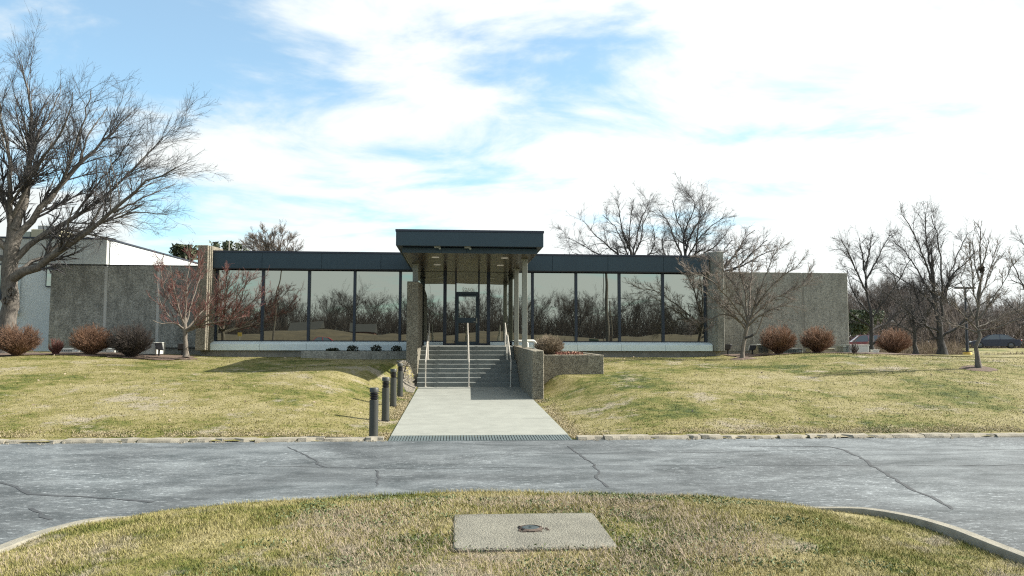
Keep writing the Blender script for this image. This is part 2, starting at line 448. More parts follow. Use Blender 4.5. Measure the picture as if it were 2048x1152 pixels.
# ------------------------------------------------------------------ mesh helpers
class MB:
    def __init__(self):
        self.v, self.f, self.m = [], [], []

    def add(self, vs, fs, mi=0):
        o = len(self.v)
        self.v.extend([tuple(map(float, p)) for p in vs])
        self.f.extend([tuple(o + i for i in f) for f in fs])
        self.m.extend([mi] * len(fs))
        return self

    def box(self, x0, y0, z0, x1, y1, z1, mi=0):
        vs = [(x0, y0, z0), (x1, y0, z0), (x1, y1, z0), (x0, y1, z0), (x0, y0, z1), (x1, y0, z1), (x1, y1, z1), (x0, y1, z1)]
        return self.add(vs, [(3, 2, 1, 0), (4, 5, 6, 7), (0, 1, 5, 4), (1, 2, 6, 5), (2, 3, 7, 6), (3, 0, 4, 7)], mi)

    def hexa(self, p, mi=0):
        """eight corners: bottom four counter-clockwise, then top four"""
        return self.add(p, [(3, 2, 1, 0), (4, 5, 6, 7), (0, 1, 5, 4), (1, 2, 6, 5), (2, 3, 7, 6), (3, 0, 4, 7)], mi)

    def prism_x(self, prof, x0, x1, mi=0):
        """profile of (y, z), counter-clockwise seen from +X, run from x0 to x1"""
        n = len(prof)
        vs = [(x0, y, z) for y, z in prof] + [(x1, y, z) for y, z in prof]
        fs = [tuple(range(n))[::-1], tuple(range(n, 2 * n))]
        fs += [(i, (i + 1) % n, n + (i + 1) % n, n + i) for i in range(n)]
        return self.add(vs, fs, mi)

    def prism_z(self, poly, z0, z1, mi=0):
        n = len(poly)
        vs = [(x, y, z0) for x, y in poly] + [(x, y, z1) for x, y in poly]
        fs = [tuple(range(n))[::-1], tuple(range(n, 2 * n))]
        fs += [(i, (i + 1) % n, n + (i + 1) % n, n + i) for i in range(n)]
        return self.add(vs, fs, mi)

    def lathe(self, prof, cx=0, cy=0, n=20, mi=0):
        """profile of (r, z) turned about a vertical axis"""
        vs, fs = [], []
        for r, z in prof:
            for k in range(n):
                a = 2 * PI * k / n
                vs.append((cx + r * math.cos(a), cy + r * math.sin(a), z))
        for i in range(len(prof) - 1):
            for k in range(n):
                k2 = (k + 1) % n
                fs.append((i * n + k, i * n + k2, (i + 1) * n + k2, (i + 1) * n + k))
        fs.append(tuple(range(n))[::-1])
        fs.append(tuple(range((len(prof) - 1) * n, len(prof) * n)))
        return self.add(vs, fs, mi)

    def tube(self, pts, r, n=8, mi=0):
        pts = [Vector(p) for p in pts]
        rs = r if isinstance(r, (list, tuple)) else [r] * len(pts)
        vs, fs = [], []
        t0 = (pts[1] - pts[0]).normalized()
        ref = Vector((1, 0, 0)) if abs(t0.x) < 0.8 else Vector((0, 1, 0))
        for i, p in enumerate(pts):
            if i == 0:
                t = pts[1] - pts[0]
            elif i == len(pts) - 1:
                t = pts[-1] - pts[-2]
            else:
                t = (pts[i + 1] - pts[i]).normalized() + (pts[i] - pts[i - 1]).normalized()
            t.normalize()
            a = t.cross(ref).normalized()
            b = t.cross(a)
            for k in range(n):
                w_ = 2 * PI * k / n
                vs.append(p + a * rs[i] * math.cos(w_) + b * rs[i] * math.sin(w_))
        for i in range(len(pts) - 1):
            for k in range(n):
                k2 = (k + 1) % n
                fs.append((i * n + k, i * n + k2, (i + 1) * n + k2, (i + 1) * n + k))
        fs.append(tuple(range(n)))
        fs.append(tuple(range((len(pts) - 1) * n, len(pts) * n))[::-1])
        return self.add(vs, fs, mi)

    def build(self, name, mats, parent=None, smooth=False, bevel=0.0):
        me = bpy.data.meshes.new(name)
        me.from_pydata(self.v, [], self.f)
        mats = mats if isinstance(mats, (list, tuple)) else [mats]
        for m in mats:
            me.materials.append(m)
        if len(mats) > 1:
            me.polygons.foreach_set('material_index', self.m)
        bm = bmesh.new(); bm.from_mesh(me)
        bmesh.ops.recalc_face_normals(bm, faces=bm.faces)
        if bevel:
            bmesh.ops.bevel(bm, geom=[e for e in bm.edges if len(e.link_faces) == 2 and e.calc_face_angle(0) > 0.5],
                            offset=bevel, segments=1, affect='EDGES', profile=0.5)
        bm.to_mesh(me); bm.free()
        if smooth:
            me.shade_smooth()
            try:
                me.set_sharp_from_angle(angle=R_(40))
            except Exception:
                pass
        return link(name, me, parent)


def link(name, data, parent=None):
    o = bpy.data.objects.new(name, data)
    COL.objects.link(o)
    if parent is not None:
        o.parent = parent
    return o


def tag(o, label=None, cat=None, group=None, kind=None):
    if label: o['label'] = label
    if cat: o['category'] = cat
    if group: o['group'] = group
    if kind: o['kind'] = kind
    return o


def thing(name, label, cat, loc=(0, 0, 0), rz=0.0, group=None, kind=None):
    o = link(name, None)
    o.location = loc
    o.rotation_euler = (0, 0, rz)
    o.empty_display_size = 0.3
    return tag(o, label, cat, group, kind)


def copy_thing(o, parent=None):
    c = o.copy()
    COL.objects.link(c)
    c.parent = parent
    for ch in list(o.children):
        copy_thing(ch, c)
    return c


def np_mesh(name, verts, faces, mat, parent=None, attr=None, smooth=False):
    """fast mesh from arrays; faces is (N, k)"""
    me = bpy.data.meshes.new(name)
    verts = np.ascontiguousarray(verts, np.float32)
    faces = np.ascontiguousarray(faces, np.int32)
    me.vertices.add(len(verts)); me.vertices.foreach_set('co', verts.ravel())
    nf, k = faces.shape
    me.loops.add(nf * k); me.loops.foreach_set('vertex_index', faces.ravel())
    me.polygons.add(nf)
    me.polygons.foreach_set('loop_start', np.arange(nf, dtype=np.int32) * k)
    if smooth:
        me.polygons.foreach_set('use_smooth', np.ones(nf, bool))
    me.materials.append(mat)
    if attr is not None:
        a = me.attributes.new('tint', 'FLOAT', 'POINT')
        a.data.foreach_set('value', np.ascontiguousarray(attr, np.float32))
    me.update(calc_edges=True)
    return link(name, me, parent)


def sstep(a, b, x):
    t = np.clip((np.asarray(x, float) - a) / (b - a), 0, 1)
    return t * t * (3 - 2 * t)


# ------------------------------------------------------------------ terrain
Y_KERB = 15.05
WALK_L, WALK_R = -1.28, 2.29
Y_STAIR = 27.3


def walk_z(Y):
    return np.interp(Y, [Y_KERB, Y_STAIR, 33], [0.012, 0.325, 0.325])


def lawn_z(X, Y):
    X = np.asarray(X, float); Y = np.asarray(Y, float)
    p = np.interp(Y, [15.0, 15.35, 17, 20, 24.5, 28, 31, 34, 41, 47, 60, 90, 3000],
                  [0.0, 0.068, 0.24, 0.56, 0.96, 1.20, 1.265, 1.27, 1.25, 1.05, 0.5, 0.40, 0.40])
    p = p + 0.15 * sstep(-9, -14, X) * sstep(23, 29, Y) * (1 - sstep(36, 46, Y))
    p = p + 0.20 * sstep(9, 15, X) * sstep(16, 25, Y) * (1 - sstep(33, 44, Y)) * (1 - .85 * sstep(17, 22, X) * sstep(24, 31, Y))
    p = p + 0.85 * sstep(34, 50, X) * sstep(50, 72, Y)
    p = p + 0.30 * sstep(60, 68, Y) * (1 - sstep(82, 92, Y)) * sstep(20, 27, X) * (1 - sstep(38, 46, X))
    p = p + 0.035 * np.sin(X * 0.9 + 1.3) * np.sin(Y * 0.7) * sstep(16, 19, Y)
    p = p - 0.12 * sstep(6.5, 4.0, X) * sstep(2, 3, X) * sstep(21, 24, Y) * (1 - sstep(26, 29, Y))
    d = np.where(X < (WALK_L + WALK_R) / 2, WALK_L - X, X - WALK_R)
    wd = np.where(X < 0, np.interp(Y, [15, 24, 27.3, 28.0], [2.6, 3.0, 1.2, 0.5]), np.interp(Y, [15, 21.0, 23.0, 24.5, 30], [2.4, 2.6, 2.0, 1.0, .9]))
    k = sstep(0, 1, np.clip((d + 0.02) / wd, 0, 1))
    wz = walk_z(Y) - 0.03
    z = wz + (p - wz) * k
    return np.where((d < 0.0) & (Y > 28), np.minimum(z, 0.2), z)


def grid_sheet(name, xs, ys, fz, mat):
    X, Y = np.meshgrid(xs, ys)
    Z = fz(X, Y)
    V = np.stack([X.ravel(), Y.ravel(), Z.ravel()], 1)
    nx = len(xs)
    i = (np.arange(len(ys) - 1)[:, None] * nx + np.arange(nx - 1)[None, :]).ravel()
    F = np.stack([i, i + 1, i + nx + 1, i + nx], 1)
    return np_mesh(name, V, F, mat, smooth=True)


xs = np.unique(np.concatenate([[-1500, -700, -300, -120, -70, -45], np.arange(-32, -4, 0.6), np.arange(-4, 6, 0.2), np.arange(6, 34, 0.6),
                               np.arange(36, 100, 3), [130, 180, 300, 700, 1500]]))
ys = np.concatenate([[15.12, 15.35, 15.6], np.arange(16, 33, 0.4), np.arange(33, 50, 1.0), np.arange(52, 100, 3), [110, 140, 200, 400, 900, 1800]])
tag(grid_sheet('lawn', xs, ys, lawn_z, M_turf), 'sloping winter lawn between the drive and the building', kind='structure')


def field_z(X, Y):
    Y = np.asarray(Y, float); X = np.asarray(X, float)
    b = np.interp(-Y, [9, 14, 24, 34, 40, 54, 70, 120, 2000], [0.0, 0.2, 0.6, 0.88, 1.15, 2.9, 2.7, 2.2, 2.2])
    wv = 0.32 * np.sin(X * 0.21 + 0.6) + 0.22 * np.sin(X * 0.083 + 2.0) + 0.35 * sstep(-5, -35, X)
    return b + wv * sstep(40, 54, -Y)


ysf = -np.concatenate([[9.0, 10, 12, 16], np.arange(20, 76, 2.0), [90, 120, 200, 400, 900, 1800]])[::-1]
xsf = np.concatenate([[-1500, -500, -200, -120], np.arange(-90, 92, 2.0), [120, 200, 500, 1500]])
tag(grid_sheet('field', xsf, ysf, field_z, M_field), 'grassy field with low mounds mirrored in the glass', kind='structure')

# driveway sheet with worked-in cracks
road = tag(grid_sheet('driveway', np.array([-1500, -300, -60, -20, 0, 20, 60, 300, 1500.]), np.array([-9.0, 0, 8, 15.13]), lambda X, Y: X * 0, M_asphalt),
           'salt stained asphalt drive', kind='structure')
cracks = [
    [(575, 893), (600, 905), (632, 918), (640, 930), (655, 934)],
    [(520, 932), (655, 934), (740, 936), (860, 938), (1000, 934), (1120, 936)],
    [(752, 940), (757, 955), (752, 972)],
    [(0, 964), (30, 972), (60, 988), (150, 992), (230, 997), (305, 1004)],
    [(60, 1016), (80, 1026), (102, 1038)],
    [(1135, 892), (1165, 912), (1192, 932), (1200, 942), (1192, 955), (1216, 974)],
    [(1500, 893), (1660, 893), (1690, 900), (1735, 922), (1745, 932), (1790, 958), (1830, 982), (1880, 1000), (1905, 1018)],
    [(1180, 932), (1360, 931), (1560, 931), (1745, 931), (1900, 931), (2048, 929)],
    [(1560, 901), (1700, 900), (2048, 899)],
    [(1000, 908), (1200, 906), (1420, 905), (1560, 901)],
    [(1390, 935), (1420, 937), (1450, 934)],
]
crack_w = [.05, .022, .04, .09, .06, .055, .075, .022, .02, .018, .02]
for pts, cw in zip(cracks, crack_w):
    P = [at_z(x, y, 0.004) for x, y in pts]
    Q = []
    for a, b in zip(P[:-1], P[1:]):
        n = max(2, int(np.linalg.norm(b - a) / 0.16))
        for k in range(n):
            Q.append(a + (b - a) * k / n)
    Q.append(P[-1])
    Q = np.array(Q)
    j = rng.normal(0, 0.016, (len(Q), 2)); Q[1:-1, :2] += j[1:-1]
    T = np.gradient(Q, axis=0); T /= np.linalg.norm(T, axis=1)[:, None] + 1e-9
    Nn = np.stack([-T[:, 1], T[:, 0], T[:, 0] * 0], 1)
    ww = (cw * 0.28 + 0.004) * rng.uniform(0.45, 1.3, len(Q))[:, None]
    V = np.concatenate([Q - Nn * ww, Q + Nn * ww]); V[:, 2] = 0.004
    n = len(Q); i = np.arange(n - 1)
    np_mesh('crack', V, np.stack([i, i + 1, n + i + 1, n + i], 1), M_crack, road)

# ------------------------------------------------------------------ far kerb, piece by piece
kerb = thing('kerb', 'broken concrete kerb along the far side of the drive', None, kind='structure')


def kerb_piece(x0, x1, broken):
    n = max(4, int((x1 - x0) / 0.12))
    xs_ = np.linspace(x0, x1, n)
    y0 = Y_KERB + np.zeros(n)
    zt = 0.058 + rng.normal(0, 0.003, n) + rng.uniform(-0.010, 0.010)
    fr = np.zeros(n)
    if broken:
        fr = np.abs(rng.normal(0, 0.018, n))
        fr[0] += rng.uniform(0.01, 0.06); fr[-1] += rng.uniform(0.01, 0.07)
        if rng.random() < 0.5:
            k = rng.integers(1, n - 1); fr[k] += rng.uniform(0.04, 0.10)
    yb = Y_KERB + 0.30 + rng.normal(0, 0.01, n)
    sk = rng.uniform(-0.03, 0.03)
    vs, fs = [], []
    for i in range(n):
        s = sk * (i / (n - 1) - 0.5)
        vs += [(xs_[i], y0[i] + s + fr[i] * 0.5, -0.02), (xs_[i], y0[i] + s + fr[i] + 0.02, zt[i] - 0.03 - fr[i] * 0.25),
               (xs_[i], y0[i] + s + fr[i] + 0.055, zt[i]), (xs_[i], yb[i], zt[i] + 0.005), (xs_[i], yb[i], -0.02)]
    for i in range(n - 1):
        for k in range(4):
            fs.append((i * 5 + k, i * 5 + k + 1, (i + 1) * 5 + k + 1, (i + 1) * 5 + k))
    fs.append((0, 1, 2, 3, 4)); fs.append(tuple((n - 1) * 5 + k for k in (4, 3, 2, 1, 0)))
    MB().add(vs, fs).build('kerb_stone', M_kerb, kerb)


def kx(px):
    return at_z(px, 880, 0.06)[0]


lb = [-60, -40, -20, kx(-300), kx(-120), kx(12), kx(75), kx(125), kx(270), kx(372), kx(440), kx(505), kx(590), kx(643), kx(726), -1.36]
for a, b in zip(lb[:-1], lb[1:]):
    kerb_piece(a + rng.uniform(0.003, 0.012), b - rng.uniform(0.003, 0.012), a > -9)
rb = [2.38, kx(1220), kx(1318), kx(1398), kx(1425), kx(1470), kx(1535), kx(1590), kx(1655), kx(1712), kx(1785), kx(1835), kx(1905), kx(1963), kx(2060), kx(2300), 22, 40, 60]
for a, b in zip(rb[:-1], rb[1:]):
    kerb_piece(a + rng.uniform(0.003, 0.014), b - rng.uniform(0.003, 0.014), b < 13)
# crumbs of broken concrete lying along the kerb
mbc = MB()
for k in range(150):
    x = rng.choice(lb[5:] + rb[:14]) + rng.normal(0, 0.12)
    if -1.3 < x < 2.3:
        continue
    y = Y_KERB + rng.normal(0.0, 0.07); s = rng.uniform(0.008, 0.03)
    mbc.hexa([(x - s, y - s, 0), (x + s, y - s * .8, 0), (x + s * .7, y + s, 0), (x - s, y + s * .6, 0),
              (x - s * .6, y - s * .5, s), (x + s * .5, y - s * .4, s * 1.2), (x + s * .3, y + s * .6, s), (x - s * .5, y + s * .3, s * 1.1)])
o = mbc.build('concrete_crumbs', M_kerb, kerb); o['kind'] = 'stuff'

# ------------------------------------------------------------------ island
isl = [(-4.0, -1), (-4.05, 3), (-4.05, 6.0), (-4.0, 7.2), (-3.85, 7.95), (-3.45, 8.5), (-2.7, 8.92), (-1.7, 9.13), (-.6, 9.24), (.7, 9.22), (2.2, 9.10),
       (3.35, 8.86), (4.15, 8.5), (4.68, 8.0), (4.88, 7.4), (4.88, 6.6), (4.86, 5), (4.8, 2), (4.7, -1), (4.2, -4), (2.5, -5.6), (.4, -6), (-2, -5.6), (-3.6, -4)]


def catmull(P, n=8):
    P = np.array(P, float); out = []
    m = len(P)
    for i in range(m):
        p0, p1, p2, p3 = P[i - 1], P[i], P[(i + 1) % m], P[(i + 2) % m]
        for k in range(n):
            t = k / n
            out.append(0.5 * ((2 * p1) + (-p0 + p2) * t + (2 * p0 - 5 * p1 + 4 * p2 - p3) * t * t + (-p0 + 3 * p1 - 3 * p2 + p3) * t ** 3))
    return np.array(out)


OUT = catmull(isl, 6)


def offset_in(P, d):
    T = np.roll(P, -1, 0) - np.roll(P, 1, 0)
    T /= np.linalg.norm(T, axis=1)[:, None]
    Nn = np.stack([T[:, 1], -T[:, 0]], 1)
    return P + Nn * d


INN = offset_in(OUT, 0.16)      # outline runs clockwise, so this moves inwards


def inside(P, x, y):
    x = np.asarray(x, float); y = np.asarray(y, float)
    r = np.zeros(x.shape, bool)
    j = len(P) - 1
    for i in range(len(P)):
        xi, yi = P[i]; xj, yj = P[j]
        c = ((yi > y) != (yj > y)) & (x < (xj - xi) * (y - yi) / (yj - yi + 1e-12) + xi)
        r ^= c; j = i
    return r


def isl_z(X, Y):
    X = np.asarray(X, float); Y = np.asarray(Y, float)
    z = 0.285 - 0.012 * (X - 0.5) ** 2 * 0.6 - 0.12 * sstep(7.6, 9.1, Y)
    z = z - 0.05 * sstep(-2.8, -3.7, X) * (1 - sstep(8.3, 8.9, Y))
    z = z - 0.12 * sstep(3.0, 4.5, X) * (1 - sstep(8.2, 8.8, Y))
    z = np.maximum(z, 0.055) + 0.012 * np.sin(X * 2.3 + 1) * np.sin(Y * 2.9)
    return z


n = len(INN)
rings = [INN]
cen = np.array([0.45, 2.6])
for s in (0.93, 0.84, 0.72, 0.58, 0.42, 0.25, 0.1):
    rings.append(cen + (INN - cen) * s)
V = np.concatenate(rings)
Vz = isl_z(V[:, 0], V[:, 1])
V3 = np.column_stack([V, Vz])
F = []
for r in range(len(rings) - 1):
    for i in range(n):
        F.append((r * n + i, r * n + (i + 1) % n, (r + 1) * n + (i + 1) % n, (r + 1) * n + i))
mbi = MB().add(V3, [f[::-1] for f in F]); mbi.add(V3[-n:], [tuple(range(n))])
tag(mbi.build('grass_island', M_turf2, smooth=True), 'mown island of the turning circle', kind='structure')

ik = thing('island_kerb', 'rounded concrete kerb round the grass island', None, kind='structure')
cuts = list(range(0, n, 9)) + [n]
for a, b in zip(cuts[:-1], cuts[1:]):
    idx = [i % n for i in range(a, b + 1)]
    po, pi = OUT[idx], offset_in(OUT, 0.17)[idx]
    vs, fs = [], []
    m_ = len(idx)
    for q in range(m_):
        o_, i_ = po[q], pi[q]
        zt = 0.055 + 0.070 * float(sstep(8.75, 8.2, o_[1])) * (1.0 if o_[0] > 0 else .9)
        dn = (i_ - o_)
        vs += [(*o_, -0.02), (*(o_ + dn * 0.06), zt - 0.05), (*(o_ + dn * 0.22), zt), (*(o_ + dn * 0.9), zt + 0.004), (*i_, zt - 0.02), (*i_, -0.02)]
    for q in range(m_ - 1):
        for k in range(5):
            fs.append((q * 6 + k, q * 6 + k + 1, (q + 1) * 6 + k + 1, (q + 1) * 6 + k))
    fs.append(tuple(range(6))); fs.append(tuple((m_ - 1) * 6 + k for k in range(5, -1, -1)))
    MB().add(vs, fs).build('kerb_stone', M_kerb2, ik, smooth=True)

# concrete access slab with its iron lid
slab = thing('access_slab', 'square weathered concrete slab set in the grass island with an iron lid', 'slab', (0.645, 6.69, 0.29))
sp = [(-.655, .61), (-.63, .605), (.63, .60), (.645, .58), (.635, -.53), (.60, -.61), (-.62, -.60), (-.655, -.56)]
mb = MB(); mb.prism_z(sp[::-1], -0.15, 0.022)
mb.build('slab', M_slab, slab, bevel=0.012)
mb = MB()
for k in range(14):
    a0, a1 = 2 * PI * k / 14, 2 * PI * (k + 0.96) / 14
    r0, r1 = .082, .105 + rng.uniform(-.018, .018)
    mb.hexa([(r0 * math.cos(a0), r0 * math.sin(a0), .0221), (r1 * math.cos(a0), r1 * math.sin(a0), .0221), (r1 * math.cos(a1), r1 * math.sin(a1), .0221), (r0 * math.cos(a1), r0 * math.sin(a1), .0221),
             (r0 * math.cos(a0), r0 * math.sin(a0), .04), (r1 * math.cos(a0), r1 * math.sin(a0), .03), (r1 * math.cos(a1), r1 * math.sin(a1), .032), (r0 * math.cos(a1), r0 * math.sin(a1), .04)])
for k in range(16):
    a = rng.uniform(0, 2 * PI); r = rng.uniform(.095, .16); s = rng.uniform(.006, .014)
    x, y = r * math.cos(a), r * math.sin(a) * .8
    mb.hexa([(x - s, y - s, .0222), (x + s, y - s, .0222), (x + s, y + s, .0222), (x - s, y + s, .0222), (x - s * .5, y - s * .5, .0222 + s), (x + s * .6, y - s * .4, .0222 + s), (x + s * .4, y + s * .6, .0222 + s), (x - s * .6, y + s * .4, .0222 + s)])
mb.build('lid_rim', M_rustm, slab)
MB().lathe([(.078, .0225), (.078, .034), (.066, .038), (.014, .038), (.014, .045)], n=18).build('iron_lid', M_cyan, slab)

# ------------------------------------------------------------------ walkway, grate, steps
walk = thing('walkway', 'pale concrete walkway from the drive to the steps', None, kind='structure')
jy = [15.74, 17.75, 20.05, 24.2, Y_STAIR + 0.02]
jy[1] = float(at_z(960, 838.8, 0.085)[1]); jy[2] = float(at_z(960, 811, 0.15)[1])
for a, b in zip(jy[:-1], jy[1:]):
    a_, b_ = a + 0.010, b - 0.010
    mb = MB()
    xl0, xr0 = WALK_L, WALK_R
    za, zb = float(walk_z(a_)), float(walk_z(b_))
    mb.hexa([(xl0, a_, za - .12), (xr0, a_, za - .12), (xr0, b_, zb - .12), (xl0, b_, zb - .12), (xl0, a_, za), (xr0, a_, za), (xr0, b_, zb), (xl0, b_, zb)])
    mb.build('walk_slab', M_walk, walk, bevel=0.006)
grate = thing('drain_grate', 'slotted metal drain grate across the foot of the walkway', 'drain grate', (0.5, 15.1, 0.0))
gz1 = float(walk_z(15.73))
MB().hexa([(-1.79, -.05, -.1), (1.79, -.05, -.1), (1.79, .632, -.1), (-1.79, .632, -.1), (-1.79, -.05, -.012), (1.79, -.05, -.012), (1.79, .632, gz1 - .03), (-1.79, .632, gz1 - .03)]).build('channel', M_dark, grate)
mb = MB()
nb = 64
for k in range(nb):
    x = -1.78 + 3.56 * (k + .5) / nb
    mb.hexa([(x - .020, -.045, -.02), (x + .020, -.045, -.02), (x + .020, .626, gz1 - .035), (x - .020, .626, gz1 - .035), (x - .020, -.045, .006), (x + .020, -.045, .006), (x + .020, .626, gz1 - .002), (x - .020, .626, gz1 - .002)])
o = mb.build('grate_bars', M_grate, grate); o['kind'] = 'stuff'

steps = thing('entrance_steps', 'wide concrete steps up to the entrance in two flights', None, kind='structure')
SX0, SX1 = -1.345, 2.25
edges = [(27.3, .325)]
zc, yc = .325, 27.3
lev = []
for k in range(6):
    zc += .15
    lev.append((yc, zc)); yc += .3
yc = 29.7
zc += .012
for k in range(3):
    zc += .157
    lev.append((yc, zc)); yc += .3
for i, (y, z) in enumerate(lev):
    yb = lev[i + 1][0] if i + 1 < len(lev) else 32.12
    zb = z + (0.012 if i == 5 else (0.055 if i == 8 else 0.006))
    mb = MB()
    mb.prism_x([(y + .02, z - .32), (yb + .05, z - .32), (yb + .05, zb - 0.0), (y - .0, z), (y - .0, z - .04)][::-1], SX0, SX1)
    mb.build('step', M_step, steps, bevel=0.007)
FLOOR = lev[-1][1]

# ------------------------------------------------------------------ main office building
YG = 32.2
bld = thing('office_building', 'low office building with slate blue fascia, bronze mirror windows and pebble concrete walls', 'building', (0.45, YG, 1.25))
BO = Vector((0.45, YG, 1.25))


def part(mb, name, mat, parent=bld, **kw):
    """world coordinates in, child of the building out"""
    mb.v = [(x - BO.x, y - BO.y, z - BO.z) for x, y, z in mb.v]
    return mb.build(name, mat, parent, **kw)


XM = [-9.69, -7.85, -6.0, -4.154, -2.298, -0.459, 1.343, 3.181, 5.013, 6.852, 8.714, 10.535]
GB, GT = 1.90, 4.85


def pane(x0, x1, z0, z1, parent=bld, name='window_pane', y=YG, tilt=None):
    mb = MB(); mb.box(x0, y, z0, x1, y + .012, z1)
    t = tilt if tilt is not None else rng.normal(0, 0.0010)
    t2 = rng.normal(0, 0.0009)
    cx_, cz_ = (x0 + x1) / 2, (z0 + z1) / 2
    mb.v = [(x, yy + (x - cx_) * t + (z - cz_) * t2, z) for x, yy, z in mb.v]
    return part(mb, name, M_glass, parent)


for i in range(11):
    if i == 5:
        continue
    pane(XM[i] + .045, XM[i + 1] - .045, GB, GT)
for i, x in enumerate(XM):
    wdt = .055 if i not in (5, 6) else .07
    if i in (0, 11):
        wdt = .035
    zb = GB - .02 if i not in (5, 6) else FLOOR + .05
    part(MB().box(x - wdt, YG - .09, zb, x + wdt, YG + .05, GT), 'mullion', M_mull, bevel=0.006)
part(MB().box(XM[0], YG - .10, GT, XM[-1], YG + .05, GT + .07), 'head_rail', M_slate2)
for i in range(11):
    if i == 5:
        continue
    part(MB().box(XM[i] + .055, YG - .05, GB - .012, XM[i + 1] - .055, YG + .04, GB + .035), 'bottom_rail', M_mull)

# entrance bay: side lights, transom, door
DX0, DX1 = 0.0, 0.93
DB = FLOOR + .055
for a, b in ((XM[5] + .07, DX0 - .03), (DX1 + .03, XM[6] - .07)):
    pane(a, b, DB + .07, GT, name='side_light')
    part(MB().box(a, YG - .06, DB - .03, b, YG + .05, DB + .07), 'bottom_rail', M_mull)
for x in (DX0 - .015, DX1 + .015):
    part(MB().box(x - .03, YG - .085, DB - .03, x + .03, YG + .05, GT), 'door_post', M_mull)
pane(DX0 + .02, DX1 - .02, 3.96, GT, name='transom_pane', tilt=0.0)
part(MB().box(DX0 + .016, YG - .08, 3.86, DX1 - .016, YG + .05, 3.96), 'door_head', M_slate)
door = part(MB().box(DX0 + .02, YG - .05, DB, DX0 + .11, YG - .0, 3.855).box(DX1 - .11, YG - .05, DB, DX1 - .02, YG - .0, 3.855)
            .box(DX0 + .111, YG - .048, 3.765, DX1 - .111, YG - .001, 3.853).box(DX0 + .111, YG - .048, 2.68, DX1 - .111, YG - .001, 2.885)
            .box(DX0 + .111, YG - .048, DB, DX1 - .111, YG - .001, DB + .14), 'door', M_slate)
pane(DX0 + .112, DX1 - .112, 2.887, 3.763, door, 'door_pane', YG - .024)
pane(DX0 + .112, DX1 - .112, DB + .142, 2.678, door, 'door_pane', YG - .024, tilt=0.0)
part(MB().box(DX1 - .10, YG - .10, 2.66, DX1 - .05, YG - .052, 2.88).box(DX1 - .20, YG - .09, 2.70, DX1 - .1, YG - .06, 2.73), 'door_handle', M_col, door)
# street number in white vinyl on the transom
fc = bpy.data.curves.new('street_number', 'FONT')
fc.body = '5250'
fc.size = 0.215
fc.align_x = 'CENTER'
fc.extrude = 0.001
fc.space_character = 1.08
fo_ = bpy.data.objects.new('street_number', fc)
fc.resolution_u = 4
nme = bpy.data.meshes.new_from_object(fo_)
nme.name = 'street_number'
bpy.data.objects.remove(fo_)
num = link('street_number', nme, bld)
num.location = (0.465 - BO.x, YG - .012 - BO.y, 3.985 - BO.z)
num.rotation_euler = (PI / 2, 0, 0)
nme.materials.clear(); nme.materials.append(M_num)

# fascia in panels with shadow gaps
FX = [-9.78, -7.842, -5.462, -3.076, -0.70, 1.65, 3.98, 6.315, 8.684, 10.62]
YF = 31.85
for a, b in zip(FX[:-1], FX[1:]):
    part(MB().box(a + .006, YF, 4.84, b - .006, YF + .06, 5.475), 'fascia_panel', M_slate, bevel=0.004)
part(MB().box(FX[0], YF - .025, 5.475, FX[-1], YF + .3, 5.545), 'coping', M_slate2)
part(MB().box(FX[0], YF + .03, 4.80, FX[-1], YF + .055, 5.47), 'fascia_backing', M_dark)
part(MB().box(FX[0], YF + .062, 4.90, FX[-1], YG - .12, 4.925), 'eave_soffit', M_slate2)
part(MB().box(FX[0], YG - .09, 4.922, FX[-1], YG + .4, 5.46), 'wall_head', M_dark)
part(MB().box(-10.0, YF + .31, 5.20, 10.8, 60.0, 5.46), 'roof', M_roof)
# white sill panels and recessed foundation
sx = [-9.80] + XM[1:5] + [-1.40]
sx2 = [2.31] + XM[7:11] + [10.72]
for lst in (sx, sx2):
    for a, b in zip(lst[:-1], lst[1:]):
        mb = MB().prism_x([(YG - .1, 1.888), (31.84, 1.80), (31.80, 1.78), (31.80, 1.53), (YG - .1, 1.53)], a + .004, b - .004)
        part(mb, 'sill_panel', M_sill, bevel=0.004)
for a, b in ((-1.30, XM[5] - .07), (XM[6] + .07, 2.22)):
    part(MB().box(a, YG - .2, FLOOR + .02, b, YG + .03, GB - .015), 'sill_panel', M_sill, bevel=0.006)
part(MB().box(-10.2, 31.95, 0.6, 11.10, YG + .2, 1.525), 'foundation', M_found)
# end piers
zl_, zr_ = float(at_y(402, 490, 31.45)[2]), float(at_y(1442, 503, 31.6)[2])
pol = [(-10.25, 31.45), (-9.86, 31.45), (-9.69, 32.3), (-9.69, 32.9), (-10.25, 32.9)]
part(MB().prism_z(pol, 1.53, zl_), 'end_pier', M_agg, bevel=0.015)
for k in (0.08, 0.24):
    xa, ya = -9.86 + .2 * k, 31.45 + 1.0 * k
    part(MB().prism_z([(xa - .01, ya), (xa + .045, ya + .005), (xa + .055, ya + .065), (xa + .0, ya + .07)], 1.535, zl_ - .012), 'pier_rib', M_agg, bevel=.008)
pol = [(10.87, 31.6), (11.165, 31.6), (11.165, 32.95), (10.54, 32.95), (10.54, 32.3)]
part(MB().prism_z(pol, 1.53, zr_), 'end_pier', M_aggt, bevel=0.015)
